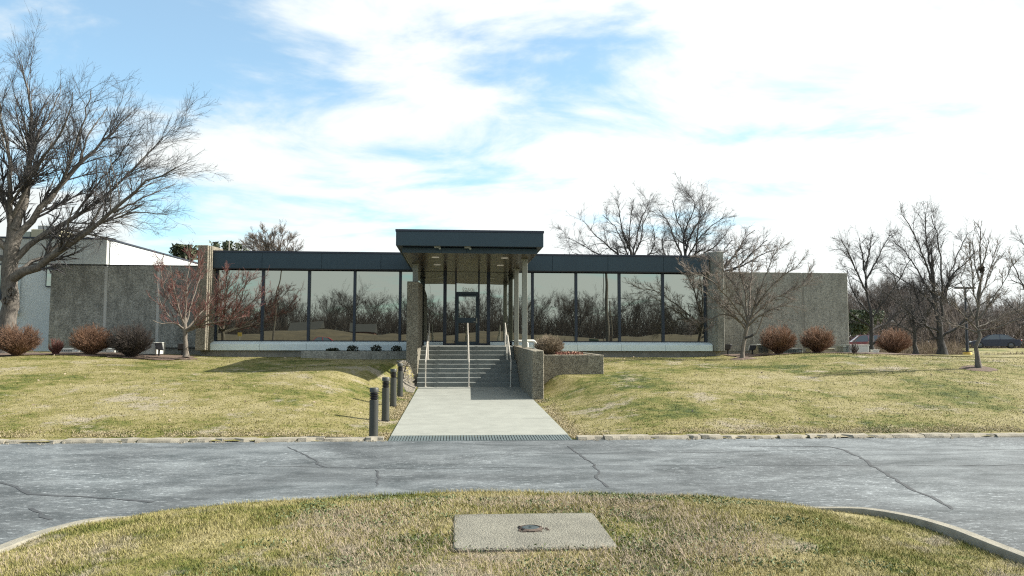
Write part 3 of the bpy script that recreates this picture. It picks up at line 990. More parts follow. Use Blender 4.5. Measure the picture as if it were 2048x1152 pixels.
# pebble concrete wing walls
YW = 33.0
lx = [-16.60, -14.42, -12.32, -10.24]
for a, b in zip(lx[:-1], lx[1:]):
    part(MB().box(a + (.07 if a > lx[0] else .0), YW, 1.62, b - .06, YW + .22, 5.0), 'wall_panel', M_aggd, bevel=0.012)
part(MB().box(lx[0] + .05, YW + .022, 1.0, lx[-1], YW + .3, 4.97), 'wall_core', M_parapet)
part(MB().box(lx[0] + .1, YW + .01, 1.02, lx[-1], YW + .0215, 1.60), 'plinth', M_found)
part(MB().box(lx[0] + .01, YW - .015, 5.003, lx[-1], YW + .3, 5.035), 'coping', M_dark)
rx = [11.17, 12.85, 15.2, 17.30]
for a, b in zip(rx[:-1], rx[1:]):
    part(MB().box(a + .045, YW, 1.50, b - .045, YW + .24, 4.975), 'wall_panel', M_aggt, bevel=0.015)
part(MB().box(rx[0], YW + .02, 0.9, rx[-1] - .06, YW + .3, 4.95), 'wall_core', M_found)
part(MB().box(rx[0] + .05, YW - .03, 1.0, rx[-1] - .2, YW + .018, 1.42), 'plinth', M_found)
part(MB().box(rx[-1] - .3, YW + .3, 1.0, rx[-1] - .02, 58, 4.95), 'side_wall', M_aggt)
part(MB().box(lx[0] + .02, YW + .31, 1.0, lx[0] + .25, 36.9, 4.95), 'side_wall', M_sill)
part(MB().box(-10.0, YG + .5, 1.0, 10.8, YG + .65, 4.92), 'back_wall', M_dark)
# mast on the roof
part(MB().tube([(-9.55, 33.2, 5.3), (-9.55, 33.2, 6.12)], .018, 6), 'roof_mast', M_steel)

# canopy
CX0, CX1, CYF = -1.94, 2.82, 24.9
ZS = 4.79
can = part(MB().box(CX0, CYF, 4.975, CX1, CYF + .05, 5.43).box(CX0, CYF + .051, 4.975, CX0 + .05, YF - .03, 5.43).box(CX1 - .05, CYF + .051, 4.975, CX1, YF - .03, 5.43), 'canopy', M_slate, bevel=0.004)
part(MB().box(CX0 - .02, CYF - .02, 5.432, CX1 + .02, YF - .03, 5.50), 'canopy_coping', M_slate2, can)
part(MB().box(CX0 + .052, CYF + .052, 4.985, CX1 - .052, YF - .03, 5.02), 'canopy_underside', M_slate2, can)
BX0, BX1, BYF = -1.76, 2.66, 25.3
xm_ = 0.34
part(MB().box(BX0, BYF, ZS, xm_ - .006, BYF + .05, 4.965), 'lower_band', M_slate, can, bevel=.004)
part(MB().box(xm_ + .006, BYF, ZS, BX1, BYF + .05, 4.965), 'lower_band', M_slate, can, bevel=.004)
part(MB().box(BX0, BYF + .052, ZS, BX0 + .05, YG - .1, 4.965), 'side_band', M_soffit, can)
part(MB().box(BX1 - .05, BYF + .052, ZS, BX1, YG - .1, 4.965), 'side_band', M_soffit, can)
part(MB().box(BX0 + .052, BYF + .054, ZS + .03, BX1 - .052, YG - .105, 4.96), 'soffit_backing', M_dark, can)
npk = 22
for k in range(npk):
    ya = BYF + .054 + (YG - .11 - BYF - .054) * k / npk
    yb = BYF + .054 + (YG - .11 - BYF - .054) * (k + 1) / npk
    part(MB().box(BX0 + .053, ya + .011, ZS + .004 + rng.uniform(0, .003), BX1 - .053, yb - .011, ZS + .029), 'soffit_plank', M_soffit, can, bevel=.004)
for x, y in ((-.72, 26.6), (1.66, 26.6), (-.72, 29.2), (1.66, 29.2)):
    part(MB().lathe([(.13, ZS - .012), (.13, ZS + .003), (.085, ZS + .0035), (.085, ZS - .004)], x, y, 18), 'downlight', M_bulb, can, smooth=True)
for x in (-.62, .36):
    part(MB().box(x - .10, CYF + .12, 4.93, x + .10, CYF + .22, 4.984).tube([(x + .06, CYF + .17, 4.94), (x + .09, CYF + .10, 4.90)], .035, 8), 'canopy_spotlight', M_col, can)
# columns on the walls
for x, y, zb, hw in ((2.385, 26.9, 1.70, .088), (2.385, 30.6, 1.75, .088), (-1.52, 29.03, 4.02, .10)):
    part(MB().box(x - hw, y - hw, zb, x + hw, y + hw, ZS - .002), 'column', M_col, bevel=.008)
    part(MB().box(x - hw - .03, y - hw - .03, ZS - .05, x + hw + .03, y + hw + .03, ZS - .0025), 'column_cap', M_col)

# left fin wall and right stair wall
fin = thing('fin_wall', 'tall pebble concrete fin wall left of the steps carrying a canopy column', 'wall', (-1.56, 28.0, 0.9))
fx0, fx1, fy0, fy1 = -1.765, -1.347, 28.0, 31.4
mb = MB().hexa([(fx0, fy0, .4), (fx1, fy0, .4), (fx1, fy1, .4), (fx0, fy1, .4), (fx0, fy0, 4.06), (fx1, fy0, 4.06), (fx1, fy1, 4.20), (fx0, fy1, 4.20)])
mb.v = [(x + 1.56, y - 28.0, z - .9) for x, y, z in mb.v]
mb.build('wall', M_agg, fin, bevel=.02)
sw = thing('stair_wall', 'low pebble concrete wall right of the steps under two canopy columns', 'wall', (2.45, 22.9, 0.2))
wx0, wx1, wy0, wy1 = 2.255, 2.60, 22.85, 31.35
mb = MB().hexa([(wx0, wy0, -.05), (wx1, wy0, -.05), (wx1, wy1, -.05), (wx0, wy1, -.05), (wx0, wy0, 1.635), (wx1, wy0, 1.645), (wx1, wy1, 1.765), (wx0, wy1, 1.755)])
mb.v = [(x - 2.45, y - 22.9, z - .2) for x, y, z in mb.v]
mb.build('wall', M_agg, sw, bevel=.02)

# ------------------------------------------------------------------ planters
pr = thing('planter', 'pebble concrete planter box right of the steps with gravel and a clipped bush', 'planter', (3.7, 24.5, 0.8))


def local(mb, o):
    l = Vector(o.location)
    mb.v = [(x - l.x, y - l.y, z - l.z) for x, y, z in mb.v]
    return mb


mb = MB().hexa([(2.605, 24.5, .4), (4.70, 24.5, .4), (4.70, 24.68, .4), (2.605, 24.68, .4), (2.605, 24.5, 1.485), (4.70, 24.5, 1.49), (4.70, 24.68, 1.49), (2.605, 24.68, 1.485)])
local(mb, pr).build('front_wall', M_agg, pr, bevel=.012)
mb = MB().hexa([(4.52, 24.683, .6), (4.70, 24.683, .6), (4.62, 30.6, .8), (4.44, 30.6, .8), (4.52, 24.683, 1.488), (4.70, 24.683, 1.49), (4.62, 30.6, 1.55), (4.44, 30.6, 1.55)])
local(mb, pr).build('side_wall', M_agg, pr, bevel=.012)
mb = MB().hexa([(2.605, 30.42, .8), (4.435, 30.42, .8), (4.435, 30.6, .8), (2.605, 30.6, .8), (2.605, 30.42, 1.55), (4.435, 30.42, 1.55), (4.435, 30.6, 1.55), (2.605, 30.6, 1.55)])
local(mb, pr).build('back_wall', M_agg, pr)
mb = MB().hexa([(2.605, 24.69, .8), (4.51, 24.69, .8), (4.43, 30.41, .8), (2.605, 30.41, .8), (2.605, 24.69, 1.46), (4.51, 24.69, 1.44), (4.43, 30.41, 1.5), (2.605, 30.41, 1.5)])
local(mb, pr).build('soil', M_gravel, pr)


def pebbles(n_, fx, smin=.012, smax=.035):
    mb = MB()
    for k in range(n_):
        x, y, z = fx()
        s = rng.uniform(smin, smax); a = rng.uniform(0, PI)
        c_, s_ = math.cos(a), math.sin(a)
        vs = []
        for sx_, sy_, sz_ in ((1, 0, 0), (0, .8, 0), (-1, 0, 0), (0, -.8, 0), (0, 0, .6), (0, 0, -.6)):
            vs.append((x + s * (sx_ * c_ - sy_ * s_), y + s * (sx_ * s_ + sy_ * c_), z + s * sz_))
        mb.add(vs, [(0, 1, 4), (1, 2, 4), (2, 3, 4), (3, 0, 4), (1, 0, 5), (2, 1, 5), (3, 2, 5), (0, 3, 5)])
    return mb


def pf():
    y = rng.uniform(24.75, 30.3)
    return rng.uniform(2.65, 4.40), y, 1.46 + (y - 24.7) * .008


o = pebbles(1500, pf, .02, .05).build('planter_gravel', M_busht); tag(o, 'pale gravel filling the planter right of the steps', 'gravel', kind='stuff')


def leaves(n_, fx, size, mat, name, parent=None):
    P = np.array([fx() for _ in range(n_)])
    d1 = rng.normal(size=(n_, 3)); d1 /= np.linalg.norm(d1, axis=1)[:, None]
    d2 = np.cross(d1, rng.normal(size=(n_, 3))); d2 /= np.linalg.norm(d2, axis=1)[:, None]
    s = rng.uniform(.6, 1.3, n_)[:, None] * size
    V = np.stack([P - d1 * s, P + d2 * s * .5, P + d1 * s, P - d2 * s * .5], 1).reshape(-1, 3)
    return np_mesh(name, V, np.arange(n_ * 4).reshape(-1, 4), mat, parent)


o = leaves(260, lambda: (2.75 + rng.uniform(0, .9) + .5, 24.9 + rng.uniform(0, 1.2), 1.50 + rng.uniform(0, .06)), .05, M_rust, 'dry_leaves')
tag(o, 'reddish dry leaves scattered on the planter gravel', 'leaves', kind='stuff')

pl = thing('planter', 'long low pebble concrete planter left of the fin wall holding four dark plants', 'planter', (-3.9, 30.0, 1.2))
mb = MB().box(-5.86, 30.0, .9, -1.77, 30.16, 1.52); local(mb, pl).build('front_wall', M_aggt, pl, bevel=.01)
mb = MB().box(-5.86, 30.163, .9, -5.72, 31.38, 1.52); local(mb, pl).build('side_wall', M_aggt, pl, bevel=.01)
mb = MB().box(-5.715, 30.165, .9, -1.78, 31.4, 1.47); local(mb, pl).build('soil', M_mulch, pl)
for i, (px_, lab) in enumerate(((665, 'low sprawling dark plant at the left end of the long planter'), (705, 'bushy dark plant, second from the left in the long planter'),
                                (752, 'bushy dark plant, third from the left in the long planter'), (793, 'dark plant in the long planter nearest the fin wall'))):
    p = at_y(px_, 699, 30.6)
    hh = (.17, .26, .28, .26)[i]; rr = (.26, .24, .22, .20)[i]
    pt = thing('potted_shrub', lab, 'plant', (p[0], 30.6, 1.47), group='dark plants in the long planter')
    mb = MB()
    for k in range(9):
        a = rng.uniform(0, 2 * PI); q = rng.uniform(.4, .9) * rr
        mb.tube([(0, 0, -.02), (q * .4 * math.cos(a), q * .4 * math.sin(a), hh * .5), (q * math.cos(a), q * math.sin(a), hh * rng.uniform(.7, 1.0))], [.008, .006, .003], 4)
    mb.build('stem', M_bushb, pt)

    def lf():
        a = rng.uniform(0, 2 * PI); q = math.sqrt(rng.uniform(0, 1)) * rr
        return q * math.cos(a), q * math.sin(a), rng.uniform(.15, 1.0) * hh * (1.1 - .4 * (q / rr) ** 2)
    leaves(230, lf, .042, M_plant, 'foliage', pt)

# gravel bank at the foot of the fin wall
def gf():
    t = rng.uniform(0, 1)
    y = 25.3 + rng.uniform(0, 2.9)
    x = -1.37 - rng.uniform(0, .75) * (0.25 + .75 * (y - 25.3) / 2.9)
    return x, y, float(lawn_z(x, y)) + .01


o = pebbles(2600, gf, .02, .055).build('gravel_bank', M_gravel); tag(o, 'gravel and stone chips banked at the foot of the fin wall', 'gravel', kind='stuff')

# ------------------------------------------------------------------ handrails
for x, lab in ((-1.04, 'steel stair handrail on the left side of the steps near the fin wall'), (.46, 'steel stair handrail running up the middle of the steps'),
               (1.93, 'steel stair handrail on the right side of the steps beside the low wall')):
    h = thing('handrail', lab, 'handrail', (x, 27.2, .325), group='steel handrails on the entrance steps')
    r = .023

    def seg(y0, z0, y1, z1, nm, hgt=.92):
        mb = MB()
        mb.tube([(0, y0 - 27.2 - .02, z0 + hgt - .34 - .325), (0, y0 - 27.2 - .12, z0 + hgt - .30 - .325), (0, y0 - 27.2 - .12, z0 + hgt - .05 - .325), (0, y0 - 27.2, z0 + hgt - .325), (0, y1 - 27.2, z1 + hgt - .325), (0, y1 - 27.2 + .25, z1 + hgt - .325)], r, 8)
        mb.build(nm, M_steel, h, smooth=True)
        for yy, zz in ((y0, z0), (y1, z1)):
            MB().tube([(0, yy - 27.2, zz - .325), (0, yy - 27.2, zz + hgt - .327)], r * .95, 8).build('post', M_steel, h, smooth=True)
            MB().lathe([(.05, zz - .325), (.05, zz - .313)], 0, yy - 27.2, 10).build('post_base', M_steel, h)
    seg(27.22, .325, 28.95, 1.225, 'rail')
    seg(29.6, 1.237, 30.45, FLOOR, 'rail')
# white pipe guard loops on the planter side of the low wall
pg = thing('pipe_guard', 'pair of white bent pipe loops behind the low wall beside the columns', 'pipe rail', (2.7, 28.3, 1.5))
for y, xo in ((27.0, 0.0), (30.2, -.1)):
    mb = MB(); x = 2.46
    mb.tube([(x - 2.7 - .02, y - 28.3, .43), (x - 2.7 + .24, y - 28.3, .43), (x - 2.7 + .30, y - 28.3, .40), (x - 2.7 + .33, y - 28.3, .33), (x - 2.7 + .33, y - 28.3, -.1)], .045, 10)
    mb.build('pipe', M_wpipe, pg, smooth=True)

# ------------------------------------------------------------------ bollard lights
bx = [(-1.585, 15.42), (-1.60, 18.15), (-1.66, 21.1), (-1.665, 23.7)]
labs = ['dark grey louvred bollard light at the kerb, nearest the drive', 'dark grey louvred bollard light, second along the walkway from the kerb',
        'dark grey louvred bollard light, third along the walkway from the kerb', 'dark grey louvred bollard light nearest the steps']
b0 = thing('bollard_light', labs[0], 'bollard', group='bollard lights along the walkway')
MB().lathe([(.088, -.1), (.088, .765), (.082, .77)], n=22).build('post', M_boll, b0, smooth=True)
MB().lathe([(.06, .769), (.06, .916)], n=18).build('lamp_core', M_dark, b0, smooth=True)
for k in range(4):
    z = .785 + k * .032
    MB().lathe([(.062, z + .012), (.086, z), (.088, z + .004), (.088, z + .012), (.064, z + .024)], n=22).build('louvre', M_dark, b0, smooth=True)
MB().lathe([(.084, .914), (.089, .918), (.089, 1.0), (.084, 1.006), (.02, 1.008)], n=22).build('cap', M_boll, b0, smooth=True)
mb = MB()
for k in range(4):
    a = k * PI / 2 + .6
    mb.box(.1 * math.cos(a) - .016, .1 * math.sin(a) - .016, -.02, .1 * math.cos(a) + .016, .1 * math.sin(a) + .016, .035)
mb.build('base_bolts', M_rim, b0)
for i, (x, y) in enumerate(bx):
    b = b0 if i == 0 else copy_thing(b0)
    b.location = (x, y, float(lawn_z(x, y)) - .005)
    b['label'] = labs[i]

# ------------------------------------------------------------------ white warehouse behind on the left
wh = thing('warehouse', 'white metal warehouse behind the left wing with a sloping sunlit side', 'building', (-30, 37, 1.0))
WX1 = -16.15
mb = MB()
local(MB().box(-60, 37.0, .5, WX1, 37.3, 5.42), wh).build('wall', M_white, wh)
for a, b in zip(np.arange(-28, WX1 - .1, 1.2), np.append(np.arange(-26.8, WX1 - .1, 1.2), WX1)):
    local(MB().box(a + .006, 36.94, 5.43, min(b, WX1) - .006, 37.2, 6.58), wh).build('parapet_panel', M_parapet, wh)
local(MB().box(-60, 36.95, 5.43, -28.01, 37.2, 6.58), wh).build('parapet_panel', M_parapet, wh)
local(MB().box(-60, 36.9, 6.583, WX1 + .04, 37.3, 6.66), wh).build('coping', M_slate2, wh)
local(MB().hexa([(WX1 - .3, 37.31, .5), (WX1, 37.31, .5), (WX1, 50, .5), (WX1 - .3, 50, .5), (WX1 - .3, 37.31, 6.58), (WX1, 37.31, 6.58), (WX1, 50, 6.72), (WX1 - .3, 50, 6.72)]), wh).build('side_wall', M_white, wh)
local(MB().box(-60, 37.31, 6.0, WX1 - .31, 50, 6.3), wh).build('roof', M_roof, wh)
local(MB().hexa([(WX1 - .3, 37.305, 6.59), (WX1 + .05, 37.305, 6.59), (WX1 + .05, 50.1, 6.73), (WX1 - .3, 50.1, 6.73), (WX1 - .3, 37.305, 6.66), (WX1 + .05, 37.305, 6.66), (WX1 + .05, 50.1, 6.80), (WX1 - .3, 50.1, 6.80)]), wh).build('coping', M_slate2, wh)
p = at_y(92, 530, 36.9); q = at_y(104, 574, 36.9)
wn_ = local(MB().box(p[0], 36.93, q[2], q[0] + .6, 36.98, 5.40), wh).build('window', M_slate2, wh)
local(MB().box(p[0] + .05, 36.915, q[2] + .05, q[0] + .55, 36.929, 5.36), wh).build('window_pane', M_glass, wn_)
p = at_y(0, 540, 36.9); q = at_y(6, 600, 36.9)
wn_ = local(MB().box(p[0] - 2, 36.93, q[2], p[0] + .08, 36.98, 5.38), wh).build('window', M_slate2, wh)
local(MB().box(p[0] - 1.95, 36.915, q[2] + .05, p[0] + .03, 36.929, 5.33), wh).build('window_pane', M_glass, wn_)
p = at_y(28, 627, 36.8)
local(MB().box(p[0] - .5, 36.7, 3.1, p[0] + .12, 36.99, 5.1), wh).build('downpipe_box', M_sill, wh)
for k, (xa, xb, ya) in enumerate(((62, 118, 458), (75, 108, 450), (20, 60, 462))):
    a = at_y(xa, ya, 41.0); b = at_y(xb, ya, 41.0)
    local(MB().box(a[0], 41.0 + k * .02, 6.3, b[0], 42.5 - k * .02, a[2]), wh).build('roof_unit', (M_actan, M_parapet, M_acg)[k], wh, bevel=.03)

# ------------------------------------------------------------------ bare trees
def grow_level(PP, RR, LL, nper, P, tmin, tmax, ang, angsd, lr, lsd, wander, up, rr, rmin, out=None, fixed=None, tpow=1.0, curl=0.0, dens=None, lmax=None):
    """children on every parent branch: PP (N,Q,3), RR (N,Q), LL (N,)"""
    Nn, Q, _ = PP.shape
    npc = rng.poisson(dens * LL) if dens else np.maximum(1, rng.poisson(nper, Nn))
    idx = np.repeat(np.arange(Nn), npc)
    M = len(idx)
    t = tmin + (tmax - tmin) * rng.random(M) ** tpow
    u = t * (Q - 1)
    i0 = np.minimum(u.astype(int), Q - 2); f = (u - i0)[:, None]
    A, B = PP[idx, i0], PP[idx, i0 + 1]
    st = A + (B - A) * f
    r0 = RR[idx, i0] * (1 - f[:, 0]) + RR[idx, i0 + 1] * f[:, 0]
    T = B - A; T /= np.linalg.norm(T, axis=1)[:, None] + 1e-9
    ref = rng.normal(size=(M, 3))
    Sd = np.cross(T, ref); Sd /= np.linalg.norm(Sd, axis=1)[:, None] + 1e-9
    a = np.abs(rng.normal(ang, angsd, M))
    D = T * np.cos(a)[:, None] + Sd * np.sin(a)[:, None]
    D[:, 2] += up * rng.uniform(0.3, 1.2, M)
    D /= np.linalg.norm(D, axis=1)[:, None] + 1e-9
    ln = LL[idx] * lr * np.exp(rng.normal(0, lsd, M)) * (1.05 - 0.45 * t)
    if lmax:
        ln = np.minimum(ln, lmax * rng.uniform(.55, 1.0, M))
    rs = np.maximum(np.minimum(r0 * 0.85, r0 * rr), rmin)
    pts = np.empty((M, P, 3)); pts[:, 0] = st
    cur = D.copy()
    bend = np.cross(D, rng.normal(size=(M, 3))) * curl
    for k in range(1, P):
        cur = cur + rng.normal(0, wander, (M, 3)) + bend * (1 if k % 2 else -1)
        cur[:, 2] += up * 0.35
        cur /= np.linalg.norm(cur, axis=1)[:, None]
        pts[:, k] = pts[:, k - 1] + cur * (ln / (P - 1))[:, None]
    rad = rs[:, None] * np.linspace(1, 0.4, P)[None, :]
    return pts, np.maximum(rad, rmin * 0.7), ln


def tubes(groups):
    """groups of (pts (N,P,3), rad (N,P), sides) -> verts, quads"""
    VV, FF, off = [], [], 0
    for pts, rad, s in groups:
        Nn, P, _ = pts.shape
        T = np.gradient(pts, axis=1); T /= np.linalg.norm(T, axis=2)[..., None] + 1e-9
        ref = np.where(np.abs(T[:, :1, 2:3]) < 0.8, np.array([[[0, 0, 1.0]]]), np.array([[[1.0, 0, 0]]]))
        ref = np.broadcast_to(ref, T.shape)
        A = np.cross(T, ref); A /= np.linalg.norm(A, axis=2)[..., None] + 1e-9
        B = np.cross(T, A)
        th = np.arange(s) * 2 * PI / s
        V = pts[:, :, None, :] + rad[:, :, None, None] * (A[:, :, None, :] * np.cos(th)[None, None, :, None] + B[:, :, None, :] * np.sin(th)[None, None, :, None])
        VV.append(V.reshape(-1, 3))
        b = off + (np.arange(Nn)[:, None, None] * P + np.arange(P - 1)[None, :, None]) * s + np.arange(s)[None, None, :]
        b2 = off + (np.arange(Nn)[:, None, None] * P + np.arange(P - 1)[None, :, None]) * s + ((np.arange(s) + 1) % s)[None, None, :]
        FF.append(np.stack([b, b2, b2 + s, b + s], -1).reshape(-1, 4))
        off += Nn * P * s
    return np.concatenate(VV), np.concatenate(FF)


def resample(pts, P):
    pts = np.array(pts, float)
    d = np.r_[0, np.cumsum(np.linalg.norm(np.diff(pts, axis=0), axis=1))]
    t = np.linspace(0, d[-1], P)
    # smooth through a cubic-ish interpolation
    return np.stack([np.interp(t, d, pts[:, k]) for k in range(3)], 1), d[-1]


def smooth_line(p, it=2):
    p = p.copy()
    for _ in range(it):
        p[1:-1] = p[1:-1] * .5 + (p[:-2] + p[2:]) * .25
    return p


def make_tree(name, label, cat, base, limbs, radii, levels, mat_t, mat_c, group=None, knobs=None):
    """limbs: world polylines; levels: dicts for grow_level. trunk and limbs one mesh, twigs another"""
    t = thing(name, label, cat, base, group=group)
    P0 = 14
    pp, rr, ll = [], [], []
    for lm, (ra, rb_) in zip(limbs, radii):
        p, L_ = resample(lm, P0)
        p = smooth_line(p)
        p[1:-1] += rng.normal(0, L_ * .006, (P0 - 2, 3))
        pp.append(p); rr.append(ra + (rb_ - ra) * np.linspace(0, 1, P0) ** .7); ll.append(L_)
    pp, rr, ll = np.array(pp), np.array(rr), np.array(ll)
    # root flare on the trunk
    rr[0, 0] *= 1.45; rr[0, 1] *= 1.08
    pts, rad, ln = pp, rr, ll
    tg, cg = [(pp, rr, 9)], []
    k0 = 0 if len(pp) == 1 else 1
    srcs = [(pp[k0:], rr[k0:], ll[k0:])]
    for i, lv in enumerate(levels):
        lv = dict(lv); s = lv.pop('sides', 3); frm = lv.pop('frm', [i])
        parts = [grow_level(*srcs[q], **lv) for q in frm]
        srcs.append(tuple(np.concatenate([q[j] for q in parts]) for j in range(3)))
        (tg if i == 0 else cg).append((srcs[-1][0], srcs[-1][1], s))
    b = np.array(base)
    v, f = tubes(tg)
    if knobs:
        mbk = MB()
    np_mesh('trunk', v - b, f, mat_t, t, smooth=True)
    if cg:
        v, f = tubes(cg)
        np_mesh('crown', v - b, f, mat_c, t, smooth=True)
    return t


def lv(nper, P=5, tmin=.25, tmax=1.0, ang=.7, angsd=.2, lr=.5, lsd=.25, wander=.12, up=.06, rr=.5, rmin=.008, sides=3, **k):
    return dict(nper=nper, P=P, tmin=tmin, tmax=tmax, ang=ang, angsd=angsd, lr=lr, lsd=lsd, wander=wander, up=up, rr=rr, rmin=rmin, sides=sides, **k)


def twiggy(L, r, k=1.0, ang=.58, up=.05, wander=.10, curl=0.0, pk=1.0):
    """four generations of twigs whose number goes with branch length, for limbs about L metres long"""
    c = dict(ang=ang, angsd=.2, lsd=.3, wander=wander, up=up, curl=curl)
    return [dict(nper=1, P=7, tmin=.16, tmax=1., lr=.36, rr=.42, rmin=r * 2.2, sides=5, dens=9 / L, lmax=.42 * L, frm=[0], **c),
            dict(nper=1, P=5, tmin=.10, tmax=1., lr=.5, rr=.45, rmin=r * 1.5, sides=3, dens=18 * k / L, lmax=.25 * L, frm=[0, 1], **c),
            dict(nper=1, P=4, tmin=.08, tmax=1., lr=.55, rr=.55, rmin=r * 1.15, sides=3, dens=27 * k / L, lmax=.14 * L, frm=[1, 2], **c),
            dict(nper=1, P=3, tmin=.10, tmax=1., lr=.6, rr=.7, rmin=r, sides=3, dens=36 * k * pk / L, lmax=.09 * L, frm=[2, 3], **c)]


def pxl(pts, Y, dY=0.0):
    """photo polyline laid on depth Y, drifting by dY metres along its length"""
    n_ = len(pts)
    return [at_y(x, y, Y + dY * k / max(1, n_ - 1)) for k, (x, y) in enumerate(pts)]


YB = 31.0
big_limbs = [
    pxl([(14, 712), (18, 640), (22, 590), (20, 545), (22, 500), (30, 455)], YB, .1),
    pxl([(30, 460), (48, 420), (51, 388), (55, 333), (66, 264), (66, 220), (55, 185), (44, 130)], YB, .6),
    pxl([(22, 470), (20, 420), (20, 352), (15, 297), (7, 224), (-14, 170)], YB, -.9),
    pxl([(28, 480), (60, 440), (95, 406), (124, 370), (160, 326), (204, 286), (240, 250), (262, 228)], YB, 1.2),
    pxl([(95, 406), (138, 345), (142, 300), (165, 250), (176, 215), (182, 180)], YB + .5, -1.0),
    pxl([(20, 560), (78, 532), (117, 508), (146, 488), (156, 469), (193, 449), (226, 425), (255, 388), (277, 373), (318, 352), (352, 335)], YB, -1.4),
    pxl([(16, 540), (52, 488), (104, 464), (146, 436), (175, 414), (219, 388), (262, 341), (296, 303), (326, 278)], YB, 1.6),
    pxl([(156, 469), (215, 440), (275, 424), (310, 425), (338, 430)], YB - .5, -.6),
    pxl([(25, 545), (60, 535), (100, 500), (150, 470), (200, 445), (250, 424), (290, 405)], YB, 2.2),
    pxl([(160, 326), (175, 270), (195, 243), (215, 215)], YB + .6, 1.0),
    pxl([(60, 300), (95, 240), (112, 205), (122, 170)], YB + .4, 1.2),
    pxl([(18, 500), (-40, 440), (-90, 380), (-150, 300)], YB, -1.0),
    pxl([(16, 520), (-50, 500), (-120, 470), (-190, 440)], YB, 1.5),
    pxl([(22, 450), (-10, 350), (-40, 260), (-70, 160)], YB, 1.5),
    pxl([(24, 440), (60, 350), (100, 300), (135, 240), (145, 185)], YB, -2.0),
    pxl([(146, 436), (210, 350), (240, 310), (270, 260)], YB + .8, -1.2),
    pxl([(226, 425), (300, 390), (330, 376), (352, 368)], YB - .6, .8),
]
big_r = [(.32, .27), (.19, .02), (.14, .02), (.165, .018), (.085, .015), (.20, .018), (.15, .016), (.05, .012), (.10, .014), (.055, .012), (.055, .012), (.15, .016), (.13, .016), (.12, .016), (.095, .014), (.055, .012), (.05, .011)]
tb = make_tree('bare_tree', 'huge bare spreading tree at the left edge in front of the white warehouse', 'tree', big_limbs[0][0], big_limbs, big_r,
               twiggy(8.0, .0036, 1.15, ang=.55), M_bark, M_twig)
# healed knots on the trunk
for x, y, s in ((24, 583, .15), (12, 601, .11)):
    p = at_y(x, y, YB - .36)
    mb = MB()
    for k in range(2):
        ring = [(s * (1 - .45 * k) * math.cos(a), -.05 + .05 * k, s * (1 - .45 * k) * math.sin(a)) for a in np.linspace(0, 2 * PI, 12)]
        mb.tube(ring, .045, 6)
    mb.v = [(a + p[0] - tb.location.x, b + p[1] - tb.location.y, c + p[2] - tb.location.z) for a, b, c in mb.v]
    mb.build('knot', M_bark, tb, smooth=True)

# red-twigged crab apple
b = at_y(372, 712, 29.8)
cl = [pxl([(372, 714), (371, 690), (370, 662), (369, 635)], 29.8)]
for pts, dy in (([(370, 662), (345, 640), (322, 612), (314, 570)], .5), ([(370, 664), (410, 650), (455, 640), (492, 615), (520, 585)], -.6), ([(370, 655), (356, 610), (345, 565), (340, 525)], -.8),
                ([(370, 650), (385, 600), (398, 560), (402, 520)], .8), ([(370, 660), (400, 630), (430, 590), (452, 545)], .9), ([(371, 655), (372, 600), (375, 550), (380, 515)], 0),
                ([(370, 662), (420, 640), (470, 600), (500, 555)], -.9), ([(370, 660), (350, 645), (320, 648), (305, 640)], -.7), ([(371, 660), (400, 640), (425, 625), (470, 560)], -1.3), ([(371, 660), (360, 630), (330, 590), (322, 545)], 1.2)):
    cl.append(pxl(pts, 29.8, dy))
make_tree('crab_apple_tree', 'small bare tree with reddish twigs before the left pier', 'tree', b, cl, [(.095, .075)] + [(.042, .009)] * 10,
          twiggy(2.2, .0042, .62, up=.16, ang=.55), M_barkl, M_twigr)

# small dense tree by the right pier
b = at_y(1485, 716, 29.4)
YT = 29.4
rl = [pxl([(1484, 719), (1486, 690), (1493, 660), (1498, 640)], YT)]
for pts, dy in (([(1493, 660), (1470, 630), (1430, 600), (1395, 575)], -.5), ([(1496, 645), (1490, 590), (1480, 540), (1470, 500)], .5), ([(1498, 640), (1515, 590), (1535, 540), (1550, 505)], -.6),
                ([(1498, 640), (1540, 600), (1585, 580), (1625, 560)], .7), ([(1493, 655), (1520, 630), (1560, 610), (1600, 615)], -1.), ([(1494, 655), (1455, 625), (1415, 640), (1385, 650)], .4),
                ([(1497, 640), (1470, 570), (1440, 530), (1410, 515)], .9), ([(1498, 640), (1525, 590), (1565, 550), (1600, 530)], -1.2), ([(1497, 640), (1500, 580), (1505, 530), (1510, 500)], 1.3), ([(1496, 650), (1460, 600), (1425, 560), (1380, 545)], -1.4)):
    rl.append(pxl(pts, YT, dy))
tr = make_tree('ornamental_tree', 'small wide bare tree with a pruned stub beside the right pier', 'tree', b, rl, [(.085, .068)] + [(.048, .009)] * 10,
               twiggy(2.3, .0042, .68, up=.05), M_barkl, M_twigl)
p0, p1, p2, p3 = at_y(1490, 676, YT - .05), at_y(1500, 673, YT - .1), at_y(1506, 670, YT - .12), at_y(1513, 666, YT - .12)
mb = MB().tube([p0, p1, p2], [.05, .045, .045], 8); mb.v = [(x - b[0], y - b[1], z - b[2]) for x, y, z in mb.v]
mb.build('pruned_stub', M_barkd, tr, smooth=True)
p4, p5 = at_y(1530, 620, YT - .3), at_y(1550, 585, YT - .4)
mb = MB().tube([p2, p3, at_y(1518, 655, YT - .15), p4, p5], [.035, .03, .026, .02, .01], 7); mb.v = [(x - b[0], y - b[1], z - b[2]) for x, y, z in mb.v]
mb.build('side_limb', M_barkl, tr, smooth=True)

